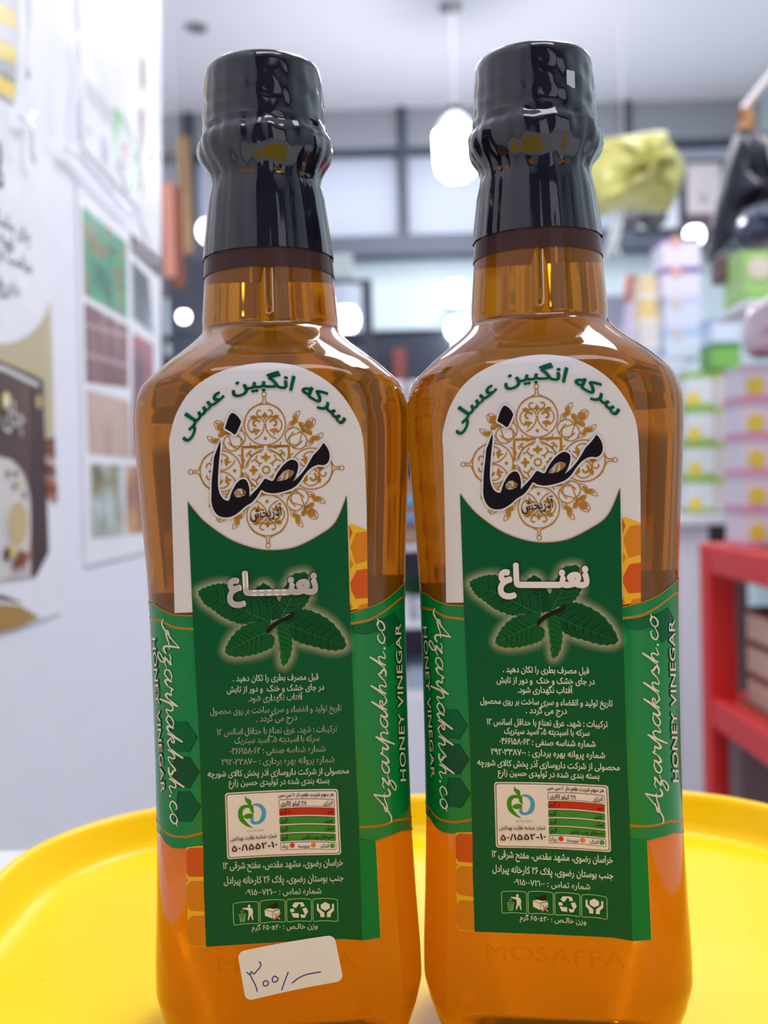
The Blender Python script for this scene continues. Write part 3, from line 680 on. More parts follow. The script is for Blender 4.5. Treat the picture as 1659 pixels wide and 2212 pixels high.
# emblem: leaf, green crescent, blue crescent
def z5(pts): return [(470 + x / 5.53, 1690 + y / 5.53) for x, y in pts]
EG, EB = prn((60, 140, 34)), prn((70, 160, 206))
fl.poly(catmull(z5([(335, 155), (350, 180), (395, 200), (405, 235), (398, 268), (360, 245), (335, 215), (328, 185)]), True, 4), EG, 9, 0)
fl.poly(catmull(z5([(425, 270), (395, 262), (340, 258), (285, 275), (252, 320), (246, 380), (262, 440), (310, 490), (370, 520), (420, 532), (370, 490), (320, 430), (300, 370), (310, 320), (345, 295), (385, 300), (395, 335), (435, 365), (430, 310)]), True, 3), EG, 9, 0)
fl.poly(catmull(z5([(310, 400), (345, 370), (395, 362), (430, 380), (400, 415), (350, 425)]), True, 4), EG, 9.5, 0)
fl.poly(catmull(z5([(410, 268), (450, 245), (510, 250), (560, 290), (580, 350), (570, 420), (530, 470), (470, 492), (415, 485), (392, 450), (400, 420), (432, 400), (430, 440), (450, 462), (490, 450), (520, 400), (528, 340), (505, 290), (460, 268)]), True, 3), EB, 9, 0)
fl.build('nutrition_panel', on_bottle, LB)['label'] = 'white nutrition table with red and green rows'
fl = Flat(); BT = prn((60, 26, 26)); GT = prn((18, 62, 26))
for t, xa, ya, xb, yb, h, m, o_ in (('هر سهم شربت طعم دار ۱۰ سی سی', 601, 1719, 720.5, 1717, 8, BT, .02), ('انرژی', 698.7, 1736.5, 718, 1736, 9, BT, .01), ('۲۸ کیلو کالری', 606.5, 1737, 662.5, 1736.5, 9, BT, .014), ('قند', 706, 1755, 718.6, 1755, 7, DRT, .01), ('۷ گرم', 606.5, 1755.5, 629, 1755, 8, DRT, .01),
                                 ('چربی', 700.5, 1773.5, 718, 1773, 8, GT, .014), ('۰ گرم', 607.5, 1774.5, 626.5, 1774, 8, GT, .014), ('نمک', 703.3, 1791, 720.4, 1790.5, 8, GT, .014), ('۰ گرم', 608.5, 1792.5, 627.5, 1792, 8, GT, .014), ('اسیدهای چرب ترانس', 651.7, 1809.5, 720.4, 1808.5, 8.5, GT, .014), ('۰ گرم', 609, 1811, 628, 1810.5, 8, GT, .014),
                                 ('اندک', 692.4, 1829, 710.5, 1828.5, 8.5, BT, .01), ('متوسط', 643.6, 1829, 669, 1828.5, 7, BT, .01), ('زیاد', 608.3, 1829.5, 622.8, 1829, 8, BT, .01), ('شماره شناسه نظارت بهداشتی', 498, 1814, 598, 1806.5, 8.5, BT, .012), ('سازمان غذا و دارو', 534, 1794, 570, 1792, 4.5, prn((120, 110, 90)), .0)):
    text(fl, t, (xa, ya), (xb, yb), h, m, 12, off=o_)
text(fl, '۵۰/۱۵۵۲-۱۰', (501.6, 1838), (600, 1827.5), 13.5, BT, 12, off=.014)
fl.build('nutrition_lettering', on_bottle, LB)
# four pictograms
PG = prn((150, 206, 120)); PW = prn((226, 224, 206))
def z6(pts): return [(470 + x / 5.53, 1840 + y / 5.53) for x, y in pts]
def frame4(fl, c):
    o_ = quad(c, 0, 0, 1, 1, 4); fl.ribbon(o_, 1.5, PG, 6, closed=True)
fl = Flat(); frame4(fl, z6([(185, 612), (488, 590), (492, 850), (195, 872)]))
fl.disc(z6([(378, 638)])[0], 2.9, PW, 7)
fl.poly(z6([(300, 662), (390, 655), (415, 670), (425, 700), (420, 750), (430, 808), (418, 806), (396, 745), (372, 808), (360, 806), (372, 740), (368, 690), (300, 672)]), PW, 7, 0)
fl.ribbon(z6([(258, 735), (338, 728), (322, 825), (278, 830), (258, 735)]), 1.2, PG, 7)
for k in range(1, 4): fl.ribbon(z6([(258 + k * 20, 734 - k * 2), (278 + k * 11, 829)]), .8, PG, 7); fl.ribbon(z6([(260 + k * 4, 735 + k * 24), (336 - k * 4, 730 + k * 24)]), .8, PG, 7)
fl.ribbon(z6([(282, 695), (310, 692), (308, 712), (280, 714), (282, 695)]), .9, PG, 7); fl.build('pictogram', on_bottle, LB)
fl = Flat(); frame4(fl, z6([(506, 582), (804, 568), (810, 832), (512, 848)]))
fl.poly(z6([(562, 685), (650, 710), (655, 788), (568, 755)]), PW, 7, 0).poly(z6([(656, 710), (742, 680), (745, 745), (660, 788)]), PW, 7, 0).poly(z6([(565, 680), (640, 660), (738, 672), (652, 704)]), PW, 7, 0)
fl.poly(catmull(z6([(590, 640), (640, 640), (680, 612), (720, 604), (722, 635), (708, 668), (660, 670), (615, 658)]), True, 3), prn((44, 26, 20)), 8, 0)
for a_, b_ in (((672, 718), (745, 795)), ((748, 712), (675, 798))): fl.ribbon(z6([a_, b_]), 2.8, PW, 8.5); fl.ribbon(z6([a_, b_]), 1.5, prn((214, 60, 36)), 9)
fl.build('pictogram', on_bottle, LB)
fl = Flat(); frame4(fl, z6([(823, 566), (1118, 560), (1122, 826), (828, 832)]))
for poly_ in ([(890, 640), (915, 598), (985, 592), (940, 660), (925, 662)], [(960, 592), (1020, 595), (1042, 640), (985, 652), (1000, 635)], [(1012, 670), (1060, 655), (1082, 705), (1060, 738), (1042, 740)], [(985, 738), (1060, 745), (1040, 778), (1010, 778), (1008, 790)], [(880, 722), (970, 725), (970, 778), (905, 775)], [(865, 675), (908, 668), (920, 705), (890, 712), (872, 712)]):
    fl.poly(z6(poly_), PW, 7, 0)
fl.build('pictogram', on_bottle, LB)
fl = Flat(); frame4(fl, z6([(1137, 558), (1430, 562), (1438, 826), (1142, 826)]))
fl.poly(z6([(1232, 620), (1286, 590), (1340, 620), (1340, 665), (1286, 695), (1232, 665)]), PW, 7, 0)
fl.poly(z6([(1186, 612), (1206, 612), (1208, 665), (1275, 720), (1275, 770), (1228, 770), (1225, 730), (1185, 690)]), PW, 7, 0).poly(z6([(1366, 612), (1388, 612), (1390, 690), (1352, 728), (1350, 770), (1305, 770), (1305, 718), (1366, 665)]), PW, 7, 0)
fl.build('pictogram', on_bottle, LB)
# embossing low on the front face
emb = mat('embossed_amber', (150, 82, 14), .12, spec=.8, alpha=.06)
fl = Flat(); text(fl, 'MOSAFFA', (470, 2100), (770, 2090), 34, emb, 2, off=0, fa=False)
eo = fl.build('embossed_lettering', on_bottle, body)
sd = eo.modifiers.new('thick', 'SOLIDIFY'); sd.thickness = .00012; sd.offset = 0
bm = bmesh.new()
for k in range(5):
    xc = -.0165 + .00825 * k; z0, z1_ = .0065, .0150
    pts = [(xc - .0036, z0), (xc + .0036, z0), (xc, z1_)]
    yy = [-(float(abr(z)[1])) for x, z in pts]; v = [bm.verts.new((x, y - .00005, z)) for (x, z), y in zip(pts, yy)]
    zc = z0 + .003; ap = bm.verts.new((xc, -float(abr(zc)[1]) - .0009, zc))
    for i in range(3): bm.faces.new((v[i], v[(i + 1) % 3], ap))
bmesh.ops.recalc_face_normals(bm, faces=bm.faces)
obj('embossed_zigzag', bm, mat('zigzag_amber', (170, 96, 18), .1, spec=.9, alpha=.3), body)
# second bottle: a copy of the first without the sticker; then the sticker on the first
B2 = copy_tree(BOT, None, skip=('shrink_sleeve', 'sleeve_reflection'))
B2.location = BR; B2.rotation_euler = (0, 0, YR); tag(B2, 'amber honey vinegar bottle without any price sticker, beside the red stand', 'bottle', GRP)
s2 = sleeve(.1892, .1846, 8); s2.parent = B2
bm = bmesh.new(); r_ = .01438
q = [(R(-60 + 9 * k / 6), z) for k in range(7) for z in (.2205, .2243)]
vv = [bm.verts.new((r_ * math.cos(a), r_ * math.sin(a), z)) for a, z in q]
for k in range(6): bm.faces.new((vv[2 * k], vv[2 * k + 2], vv[2 * k + 3], vv[2 * k + 1]))
obj('tape_scrap', bm, mat('clear_tape', (190, 192, 200), .2), s2, smooth=True)['label'] = 'small pale scrap of tape on the cap'
fl = Flat(); ST = prn((232, 230, 234), .55)
fl.poly(quad([(513, 2054), (722, 2017), (742, 2116), (531, 2160)], 0, 0, 1, 1, 15), ST, 9, 9)
so = fl.build('price_sticker', on_bottle, BOT); so['label'] = 'white paper sticker with handwritten price'
ink = prn((58, 44, 140)); fl = Flat()
def zs_(pts): return [(320 + x / 2.72, 1700 + y / 2.72) for x, y in pts]
for pts in ([(580, 1080), (598, 1095), (607, 1078), (622, 1092), (640, 1072), (656, 1055), (663, 1030), (650, 1020)], [(598, 1092), (612, 1120), (632, 1160), (642, 1195)], [(690, 1130), (676, 1142), (682, 1160), (703, 1156), (706, 1138), (690, 1130)], [(742, 1103), (730, 1118), (735, 1138), (758, 1133), (762, 1115), (742, 1103)], [(824, 1078), (808, 1120), (784, 1186)], [(845, 1146), (880, 1118), (930, 1095), (1015, 1079)]):
    fl.ribbon(zs_(pts), 2.3, ink, 10, smooth=5)
fl.build('handwriting', on_bottle, so)
# ------------------------------------------------------------------ sheets on the left wall
wd = Vector((WK, 1, 0)).normalized()
def on_wall(v, lay):
    out = []
    for (px, py), l in zip(v, lay):
        d = ray(px, py); t = (-X0 - EYE.x + WK * EYE.y) / (d.x - WK * d.y)
        out.append(EYE + d * t + WN * (.0008 + l * .0004))
    return np.array([tuple(p) for p in out])
def wall_text(fl, body, right_px, h, m, layer, off=.012):
    """text on the wall: right end at a picture point, h in metres; converted back to picture points"""
    v, f = text_mesh(body, off); k = h / ALEF
    d = ray(*right_px); t = (-X0 + 0) / (d.x - WK * d.y); p0 = EYE + d * t; out = []
    Ci = CAMROT.to_3x3().inverted()
    for x, y in v:
        q = p0 + wd * ((x - v[:, 0].max()) * k) + Vector((0, 0, y * k)); c_ = Ci @ (q - EYE)
        out.append((CX - c_.x / c_.z * F, CY + c_.y / c_.z * F))
    fl.raw(np.array(out), f, m, layer)
def sheet(name, label, pts, m, cat='poster', th=.0012):
    fl = Flat(); fl.poly(pts, m, 0, 0); o = fl.build(name, on_wall); tag(o, label, cat, 'papers on the left wall')
    s_ = o.modifiers.new('thick', 'SOLIDIFY'); s_.thickness = th; s_.offset = -1 if False else 0
    return o
paper = mat('glossy_paper', (228, 228, 236), .5, spec=.35, bump=(14, .25, (1, 1, 1), .01))
sh = sheet('tea_poster', 'large white and gold advertising poster with a brown carton, nearest on the left wall', [(-260, 170), (28, 236), (60, 300), (102, 340), (104, 640), (112, 900), (120, 1150), (127, 1322), (60, 1348), (-260, 1430)], paper)
fl = Flat(); GO = mat('poster_gold', (188, 172, 136), .4, noise=(14, [(178, 160, 120), (206, 194, 164)], (1, .3, .1)))
fl.poly(catmull([(104, 648), (92, 682), (70, 712), (40, 732), (0, 742), (-120, 744)], False, 5) + [(-200, 742), (-200, 980), (113, 960), (110, 800)], GO, 2, 0)
fl.poly([(-100, 1302), (0, 1305), (40, 1309), (82, 1334), (40, 1354), (-40, 1375), (-120, 1380)], mat('deep_gold', (168, 128, 58), .4), 2, 0)
fl.poly([(-60, 1278), (0, 1286), (48, 1303), (0, 1295), (-60, 1290)], prn((90, 50, 36)), 3, 0)
fl.build('gold_print', on_wall, sh)
fl = Flat(); BR1 = mat('carton_brown', (84, 58, 52), .4, noise=(8, [(66, 46, 44), (110, 70, 56)], (1, 1, 1)))
fl.poly([(-120, 736), (0, 782), (58, 806), (60, 1247), (-120, 1262)], BR1, 3, 0).poly([(58, 806), (88, 822), (100, 1193), (72, 1246), (60, 1247)], prn((70, 50, 50)), 3, 0)
fl.poly([(-60, 772), (2, 792), (76, 828), (76, 838), (2, 803), (-60, 784)], prn((206, 204, 206)), 4, 0)
fl.poly([(-120, 1186), (58, 1184), (60, 1247), (-120, 1262)], prn((196, 186, 182)), 4, 0).poly([(40, 1150), (59, 1130), (60, 1190), (40, 1200)], prn((176, 110, 60)), 4.2, 0)
fl.poly(catmull([(-60, 1000), (0, 990), (22, 1000), (44, 1030), (56, 1080), (57, 1150), (50, 1210), (20, 1240), (-60, 1250)], True, 4), prn((206, 200, 198)), 5, 0)
fl.disc((27, 1131), 26, prn((220, 214, 206)), 6, 26, 56).disc((28, 1130), 21, prn((196, 172, 128)), 7, 26, 48)
fl.disc((4, 866), 10, prn((214, 190, 90)), 5, 18, 20).disc((4, 866), 7, prn((226, 218, 200)), 6, 18, 15).disc((75, 868), 7, prn((190, 160, 110)), 5, 16, 16)
for x_, y_, c_ in ((7, 1024), (24, 1024), (34, 1046), (22, 1050), (43, 1070)) and ((7, 1024, (120, 60, 40)), (24, 1024, (90, 110, 60)), (35, 1046, (206, 190, 110)), (21, 1050, (120, 110, 90)), (43, 1070, (120, 110, 80))): fl.disc((x_, y_), 4, prn(c_), 6, 10, 9)
fl.disc((12, 1192), 12, prn((206, 190, 110)), 7.5, 12, 16).disc((3, 1196), 7, prn((90, 60, 40)), 8, 12, 14)
for k in range(4): fl.ribbon([(16 + 7 * k, 1228 - 2 * k), (32 + 6 * k, 1190 + 2 * k)], 7, prn((124 + 8 * k, 62 + 4 * k, 40)), 8 + .2 * k)
wall_text(fl, 'چای ماسالا', (43, 922), .016, prn((224, 216, 210)), 6, .02)
fl.build('carton_picture', on_wall, sh)
fl = Flat()
for k in range(9): x_ = 90 + random.uniform(0, 6); y_ = 955 + 14 * k; fl.ribbon([(x_, y_ + random.uniform(-4, 8)), (112 + k * .7, y_ + random.uniform(6, 26))], 10, prn(((150, 84, 52), (96, 52, 40), (176, 104, 64))[k % 3]), 3.5 + .1 * k)
fl.poly([(88, 950), (113, 945), (114, 985), (92, 975)], prn((70, 48, 42)), 3, 0); fl.build('cinnamon_picture', on_wall, sh)
fl = Flat(); tm = prn((52, 50, 58))
for t, rp, h in (('چای ماسالای ا', (61, 526), .0105), ('تهیه شده از', (26, 542), .0105), ('مناسب برای ا', (64, 592), .0105), ('دارای طعم', (38, 640), .008), ('ملایم', (12, 648), .008)): wall_text(fl, t, rp, h, tm, 2, .006)
wall_text(fl, 'لا', (3, 412), .03, tm, 2, .012); fl.build('lettering', on_wall, sh)
sh = sheet('price_sheet', 'yellow and grey striped sheet at the top left, above the gold poster', [(-260, -160), (34, -160), (29, 225), (-260, 40)], mat('cream_paper', (206, 204, 200), .4))
fl = Flat()
for k, c_ in enumerate([(226, 200, 96), (196, 196, 204), (232, 206, 96), (200, 200, 206), (232, 208, 90), (176, 174, 176), (232, 204, 60)]):
    y0_ = -50 + 38 * k; fl.poly([(-200, y0_ - 92), (32 - k * .6, y0_), (32 - k * .6, y0_ + 37), (-200, y0_ - 60)], prn(c_), 2, 0)
text(fl, 'Topica', (-4, 160), (25, 182), 10, prn((70, 62, 40)), 3, fa=False, off=0.0); fl.build('striped_table', on_wall, sh)
# clear pockets over the sheets: thin plastic edges that glint
clear = mat('clear_plastic', (236, 238, 244), .06, spec=.9, alpha=.10); edge_m = mat('plastic_edge', (240, 242, 250), .08, spec=1.0, coat=1)
def pocket(label, pts, edges):
    fl = Flat(); fl.poly(pts, clear, 6, 0); o = fl.build('plastic_pocket', on_wall); tag(o, label, 'plastic pocket', 'papers on the left wall')
    for ed in edges: obj('pocket_edge', tube([tuple(p + np.array(WN) * .004) for p in on_wall(np.array(catmull(ed, False, 4)), np.full(len(catmull(ed, False, 4)), 6))], .0016, 8), edge_m, o, smooth=True)
pocket('clear plastic pocket around the yellow striped sheet', [(-200, -160), (48, -160), (42, 100), (40, 180), (52, 262), (-200, 120)], [[(36, -40), (42, 50), (38, 170)], [(46, 270), (48, 330), (53, 352)], [(20, 250), (36, 262), (51, 246)]])
pocket('clear plastic pocket over the white sheets above the photo collage', [(148, 65), (160, 75), (190, 150), (260, 250), (342, 330), (345, 480), (275, 470), (180, 370), (120, 318), (146, 300)], [[(149, 75), (154, 140), (148, 220), (152, 300)], [(120, 318), (150, 335), (180, 372), (230, 425), (272, 466)], [(238, 340), (246, 380), (256, 420)], [(310, 330), (312, 350)]])
sh = sheet('notice_sheet', 'white printed sheet with a green leaf emblem, high on the left wall', [(160, -160), (300, -160), (300, 455), (176, 318)], paper)
fl = Flat(); gl = prn((110, 180, 110)); gt = prn((196, 196, 208))
fl.ribbon([(245, 232), (245, 300), (252, 365), (286, 408), (291, 330), (270, 272), (245, 232)], 7, gl, 2, smooth=4).poly(catmull([(243, 232), (256, 255), (250, 330), (255, 372), (244, 330)], True, 3), gl, 2.2, 0)
fl.disc((267, 326), 6.5, prn((150, 76, 52)), 3, 14, 20).disc((266, 358), 4, prn((140, 140, 150)), 3, 12, 5)
fl.poly([(219, -10), (228, -6), (248, 40), (246, 48), (236, 40)], prn((190, 204, 110)), 2, 0)
for k in range(11): fl.ribbon([(196 + k * 2, 105 + k * 14), (276, 150 + k * 15)], 2.2, gt, 2)
fl.poly([(214, 290), (230, 306), (231, 362), (216, 342)], mat('grey_print', (180, 182, 200), .5, noise=(90, [(150, 152, 176), (212, 212, 224)], (1, 1, 1))), 2, 0); fl.poly([(184, 268), (192, 276), (193, 300), (185, 290)], prn((186, 188, 204)), 2, 0)
for k in range(3): fl.ribbon([(180 + k * 1, 170 + k * 16), (236, 245 + k * 16)], 3.5, prn((176, 178, 192)), 2)
fl.build('printed_emblem', on_wall, sh)
sh = sheet('notice_sheet', 'narrow white sheet with faint brown marks, nearest the end of the left wall', [(302, -160), (344, -160), (345, 600), (302, 480)], mat('soft_paper', (220, 220, 230), .45))
fl = Flat()
for pts, c_ in (([(301, 120), (310, 124), (309, 190), (302, 184)], (214, 196, 172)), ([(298, 230), (306, 240), (309, 320), (303, 330)], (196, 150, 150)), ([(303, 350), (311, 352), (310, 410), (304, 405)], (204, 186, 164))): fl.poly(pts, prn(c_), 6.8, 0)
fl.build('brown_mark', on_wall, sh)
sh = sheet('photo_collage', 'white photo collage sheet with green and maroon pictures on the left wall', [(163, 392), (345, 556), (345, 1184), (180, 1223)], paper)
pics = [('green_photo', [(173, 443), (270, 525), (272, 690), (178, 636)], (30, 120, 100), (34, [(30, 70, 70), (36, 130, 108), (60, 160, 120), (150, 120, 90), (46, 120, 96)], (1, 1, 1))),
        ('maroon_photo', [(178, 652), (273, 706), (274, 838), (182, 826)], (120, 80, 84), (50, [(90, 52, 58), (130, 84, 88), (160, 120, 120)], (1, 1, .15))),
        ('tan_photo', [(183, 840), (276, 868), (279, 990), (187, 980)], (190, 160, 150), (40, [(150, 104, 84), (200, 176, 160), (190, 160, 160)], (1, 1, .3))),
        ('mill_photo', [(190, 1002), (262, 1005), (263, 1156), (195, 1163)], (150, 160, 160), (24, [(70, 74, 86), (150, 140, 100), (176, 190, 190), (200, 206, 206)], (1, 1, 1))),
        ('mound_photo', [(268, 1005), (312, 1006), (312, 1150), (269, 1155)], (190, 150, 120), (18, [(120, 100, 104), (196, 140, 90), (226, 220, 220)], (1, 1, 1))),
        ('caption_plate', [(277, 500), (343, 562), (343, 602), (280, 543)], (92, 76, 80), None),
        ('dark_photo', [(280, 560), (318, 600), (331, 726), (283, 686)], (80, 88, 104), (30, [(60, 64, 80), (110, 118, 130), (180, 190, 206)], (1, 1, .4))),
        ('market_photo', [(283, 718), (328, 744), (330, 990), (283, 990)], (100, 80, 96), (30, [(60, 62, 84), (120, 80, 92), (180, 80, 96), (96, 120, 150)], (1, 1, 1)))]
for nm, pts, c_, nz in pics:
    fl = Flat(); fl.poly(pts, mat(nm, c_, .35, noise=nz) if nz else prn(c_), 2, 0)
    if nm == 'maroon_photo':
        for yy in (702, 766): fl.ribbon([(181 + 8 * k, yy + 2.2 * k + (4 if k % 2 else -4)) for k in range(12)], 5, prn((206, 186, 190)), 3)
    if nm == 'caption_plate': fl.ribbon([(284, 530), (335, 572)], 7, prn((190, 184, 190)), 3)
    if nm == 'green_photo':
        for k in range(16): fl.disc((random.uniform(180, 266), random.uniform(530, 640)), 3, prn((170, 90, 86)), 3, 8, 4)
    fl.build(nm, on_wall, sh)
# ------------------------------------------------------------------ things in the shop behind
globe_m = mat('lit_globe', (255, 255, 255), .4, emit=(246, 248, 255), estr=9)
bulb_m = mat('lit_diffuser', (255, 255, 255), .4, emit=(246, 246, 255), estr=70)
wp = mat('white_plastic', (210, 222, 232), .4); blackp = mat('black_plastic', (34, 36, 44), .4)
def bulb(px, py, Y, hpx, label, pend=True):
    p = P(px, py, Y); k = Y / F; h = hpx * k; r = h * .29
    t = empty('led_bulb', (p.x, p.y, p.z), label, 'lamp', 'glowing shop lamps')
    obj('diffuser', lathe([(0, -h * .5), (r * .55, -h * .48), (r * .85, -h * .4), (r * .97, -h * .25), (r, h * .1), (r * .97, h * .16)], 40), bulb_m, t, True)
    obj('housing', lathe([(r * .97, h * .16), (r * .93, h * .24), (r * .55, h * .38), (r * .3, h * .44), (r * .28, h * .47)], 40), wp, t, True)
    obj('lamp_holder', lathe([(r * .28, h * .45), (r * .36, h * .47), (r * .3, h * .55), (.004, h * .58)], 24), blackp, t, True)
    obj('cord', tube([(0, 0, h * .56), (0, 0, 2.55 - p.z)], .0012, 8), mat('white_cord', (210, 210, 218), .5), t)
bulb(984, 312, 3.1, 150, 'large lit pendant bulb beside the cap of the right bottle')
def globe(px, py, Y, d, label, to=None):
    p = P(px, py, Y); k = Y / F; r = d * k / 2
    t = empty('glow_globe', p, label, 'lamp', 'glowing shop lamps')
    obj('diffuser', lathe([(0, -r), (r * .6, -r * .92), (r * .92, -r * .5), (r, 0), (r * .95, r * .4), (r * .7, r * .8), (0, r * .85)], 28), globe_m, t, True)
    e = Vector(to or (0, 4.1 - p.y, 0)); obj('mount', tube([e * .12 / max(e.length, .12), e], .012, 10), wp, t)
globe(982, 632, 3.85, 52, 'squarish globe imitating a reflected bulb on the cyan wall left of the right bottle')  # bulb reflection built as a glowing globe
globe(988, 709, 3.27, 48, 'lit globe imitating a reflected bulb at the top edge of the dark display case', (0, .05, 0))  # another reflected bulb, given its own glowing globe
globe(1004, 747, 3.26, 46, 'lowest globe imitating a reflected bulb, against the shoulder of the right bottle', (0, .05, 0))  # glowing globe in place of a reflection in the dark glass
globe(1500, 508, 3.6, 40, 'lit oval lamp left of the black bag')
globe(397, 684, 1.9, 26, 'small lit lamp above the dark jars by the left wall', (-.3, .2, 0))
globe(452, 499, 3.4, 48, 'lit lamp behind the neck of the left bottle')
globe(746, 690, 2.9, 58, 'bright lit lamp inside the glass cabinet', (0, .3, 0))
for px, py, lb in ((425, 57, 'small grey ceiling spotlight at the top left'), (972, 12, 'small grey ceiling spotlight at the top centre')):
    d = ray(px, py); p = EYE + d * ((2.55 - EYE.z) / d.z)
    t = empty('ceiling_spotlight', p, lb, 'lamp', 'ceiling spotlights')
    obj('rim', lathe([(.034, 0), (.036, -.006), (.03, -.012), (.022, -.010), (.022, 0)], 32), mat('brushed_metal', (170, 168, 170), .35, metal=.8), t, True)
    obj('lens', lathe([(0, -.004), (.022, -.006)], 24), mat('smoked_lens', (90, 88, 92), .2), t, True)
# window side: dark display case, glass cabinet
def solid(name, label, cat, px0, py0, px1, py1, Y, depth, m, bev=.004, group=None):
    a, b_ = P(px0, py1, Y), P(px1, py0, Y)
    o = obj(name, box((a.x, Y, a.z), (b_.x, Y + depth, b_.z), bev), m); return tag(o, label, cat, group)
t = empty('display_case', P(930, 850, 3.3), 'dark glass display case behind the gap between the bottle necks', 'display case')
def part(name, px0, py0, px1, py1, Y, depth, m, parent, bev=.003):
    a, b_ = P(px0, py1, Y), P(px1, py0, Y)
    if py1 >= 3000: a.z = 0
    o = obj(name, box((a.x, Y, a.z), (b_.x, Y + depth, b_.z), bev), m); o.parent = parent
    o.matrix_parent_inverse = Matrix.Translation(parent.location).inverted(); return o
dk = mat('dark_glass', (62, 66, 78), .15); part('case_front', 800, 712, 1075, 862, 3.3, .4, dk, t); part('case_base', 800, 862, 1075, 3000, 3.3, .4, mat('grey_board', (150, 146, 158), .5), t)
part('red_panel', 850, 752, 876, 828, 3.285, .01, mat('dull_red', (128, 66, 64), .5), t, .001); part('top_rail', 796, 704, 1080, 714, 3.29, .42, mat('pale_metal', (196, 206, 216), .3), t)
t = empty('glass_cabinet', P(760, 850, 2.85), 'tall dark framed glass cabinet beside the neck of the left bottle', 'cabinet')
part('post', 789, 604, 803, 900, 2.8, .03, frame_m, t); part('post', 640, 604, 652, 900, 2.8, .03, frame_m, t); part('top_rail', 640, 602, 803, 616, 2.8, .03, frame_m, t)
part('back_panel', 652, 616, 789, 1500, 3.13, .02, mat('cabinet_white', (190, 200, 216), .4), t); part('shelf', 652, 715, 789, 722, 2.83, .35, frame_m, t); part('base_cabinet', 640, 900, 803, 3000, 2.8, .35, mat('slate_cabinet', (96, 102, 116), .4), t)
solid('wall_sign', 'pale blank box sign above the glass cabinet', 'sign', 640, 548, 760, 600, 3.0, .06, mat('pale_grey_sign', (170, 180, 180), .5))
# white shelving seen through the slit between the bottles
t = empty('shelving_unit', P(890, 1700, 2.0), 'white shelving unit seen through the slit between the two bottles', 'shelves'); ws = mat('white_shelf', (216, 218, 226), .4)
for y_ in (888, 1176, 1344): part('shelf_board', 720, y_, 1075, y_ + 19, 1.95, .34, ws, t)
part('back_panel', 720, 860, 1075, 1500, 2.29, .015, mat('lilac_panel', (158, 150, 170), .5), t); part('base_cabinet', 720, 1497, 1075, 3000, 1.95, .34, ws, t)
part('side_panel', 712, 850, 722, 3000, 1.95, .34, ws, t); part('side_panel', 1073, 850, 1083, 3000, 1.95, .34, ws, t)
t = empty('wooden_crate', P(895, 1176, 2.02), 'brown crate with blue straps on the upper white shelf', 'crate')
part('crate_body', 830, 1030, 990, 1176, 2.0, .2, mat('crate_brown', (150, 118, 100), .6, noise=(10, [(130, 100, 88), (172, 140, 122)], (1, 1, 4))), t, .006)
bs = mat('blue_strap', (70, 164, 216), .4); part('strap', 830, 1068, 990, 1092, 1.994, .006, bs, t, .001)
b_ = part('strap', 830, 1108, 990, 1128, 1.992, .006, mat('blue_strap_pale', (96, 150, 196), .4), t, .001)
for i, (px_, lb) in enumerate(((858, 'white cup on the top white shelf, left of the pair'), (898, 'white cup on the top white shelf, right of the pair'))):
    p = P(px_, 887.5, 2.02); h = .058; r = .0155
    o = obj('paper_cup', lathe([(0, 0), (r * .8, 0), (r * .86, h * .3), (r, h * .96), (r * 1.05, h), (r * .95, h), (r * .9, h * .9), (0, h * .86)], 32), mat('cup_white', (226, 228, 232), .5), None, True)
    o.location = p; tag(o, lb, 'cup', 'white cups on the top shelf')
t = empty('potted_plant', P(922, 1344, 2.02), 'small green potted plant on the lower white shelf', 'plant')
p0 = t.location; bm = lathe([(0, 0), (.028, 0), (.036, .05), (.038, .055), (.03, .05), (0, .045)], 28); obj('pot', bm, mat('pot_white', (206, 214, 224), .5), t, True)
bm = bmesh.new()
for k in range(46):
    a = random.uniform(0, 6.28); el = random.uniform(.1, 1.3); L_ = random.uniform(.03, .07); d = Vector((math.cos(a) * math.cos(el), math.sin(a) * math.cos(el), math.sin(el))); s_ = d.orthogonal().normalized() * .009
    b0 = Vector((0, 0, .05)) + d * .012; q = [bm.verts.new(v) for v in (b0, b0 + d * L_ * .5 + s_, b0 + d * L_, b0 + d * L_ * .5 - s_)]; bm.faces.new(q)
obj('foliage', bm, mat('leaf_green', (58, 96, 62), .5), t)
for i, (x0_, y0_, x1_, y1_, lb, c_) in enumerate(((834, 1286, 884, 1344, 'white carton beside the potted plant on the white shelf', (222, 228, 234)), (880, 1440, 960, 1497, 'pale blue carton under the lower white shelf', (160, 176, 196)), (830, 1452, 878, 1497, 'pale grey carton left of the pale blue one', (196, 200, 204)))):
    solid('carton', lb, 'carton', x0_, y0_, x1_, y1_, 2.0, .16, mat('carton_%d' % i, c_, .5), .003, 'cartons on the white shelves')
# ---- left strip between wall and bottle
o = solid('hanging_banner', 'pink and copper banner hanging just past the end of the left wall', 'banner', 353, 392, 372, 600, 1.7, .004, mat('salmon_cloth', (214, 150, 132), .6))
obj('hanging_cord', tube([(P(362, 392, 1.702).x, 1.702, P(362, 392, 1.7).z), (P(362, 392, 1.702).x, 1.702, 2.55)], .001), mat('white_cord', (210, 210, 218), .5), o)
o = solid('hanging_banner', 'dark copper banner beside the pink one past the left wall', 'banner', 371, 402, 392, 622, 1.8, .004, mat('copper_cloth', (140, 82, 62), .6))
obj('hanging_cord', tube([(P(381, 402, 1.802).x, 1.802, P(381, 402, 1.8).z), (P(381, 402, 1.802).x, 1.802, 2.55)], .001), mat('white_cord', (210, 210, 218), .5), o)
solid('wooden_post', 'tan wooden post rising to the ceiling past the left wall', 'post', 388, 292, 407, 548, 3.92, .04, mat('tan_wood', (176, 140, 100), .5, noise=(6, [(150, 112, 78), (190, 156, 116)], (6, 6, .5))))
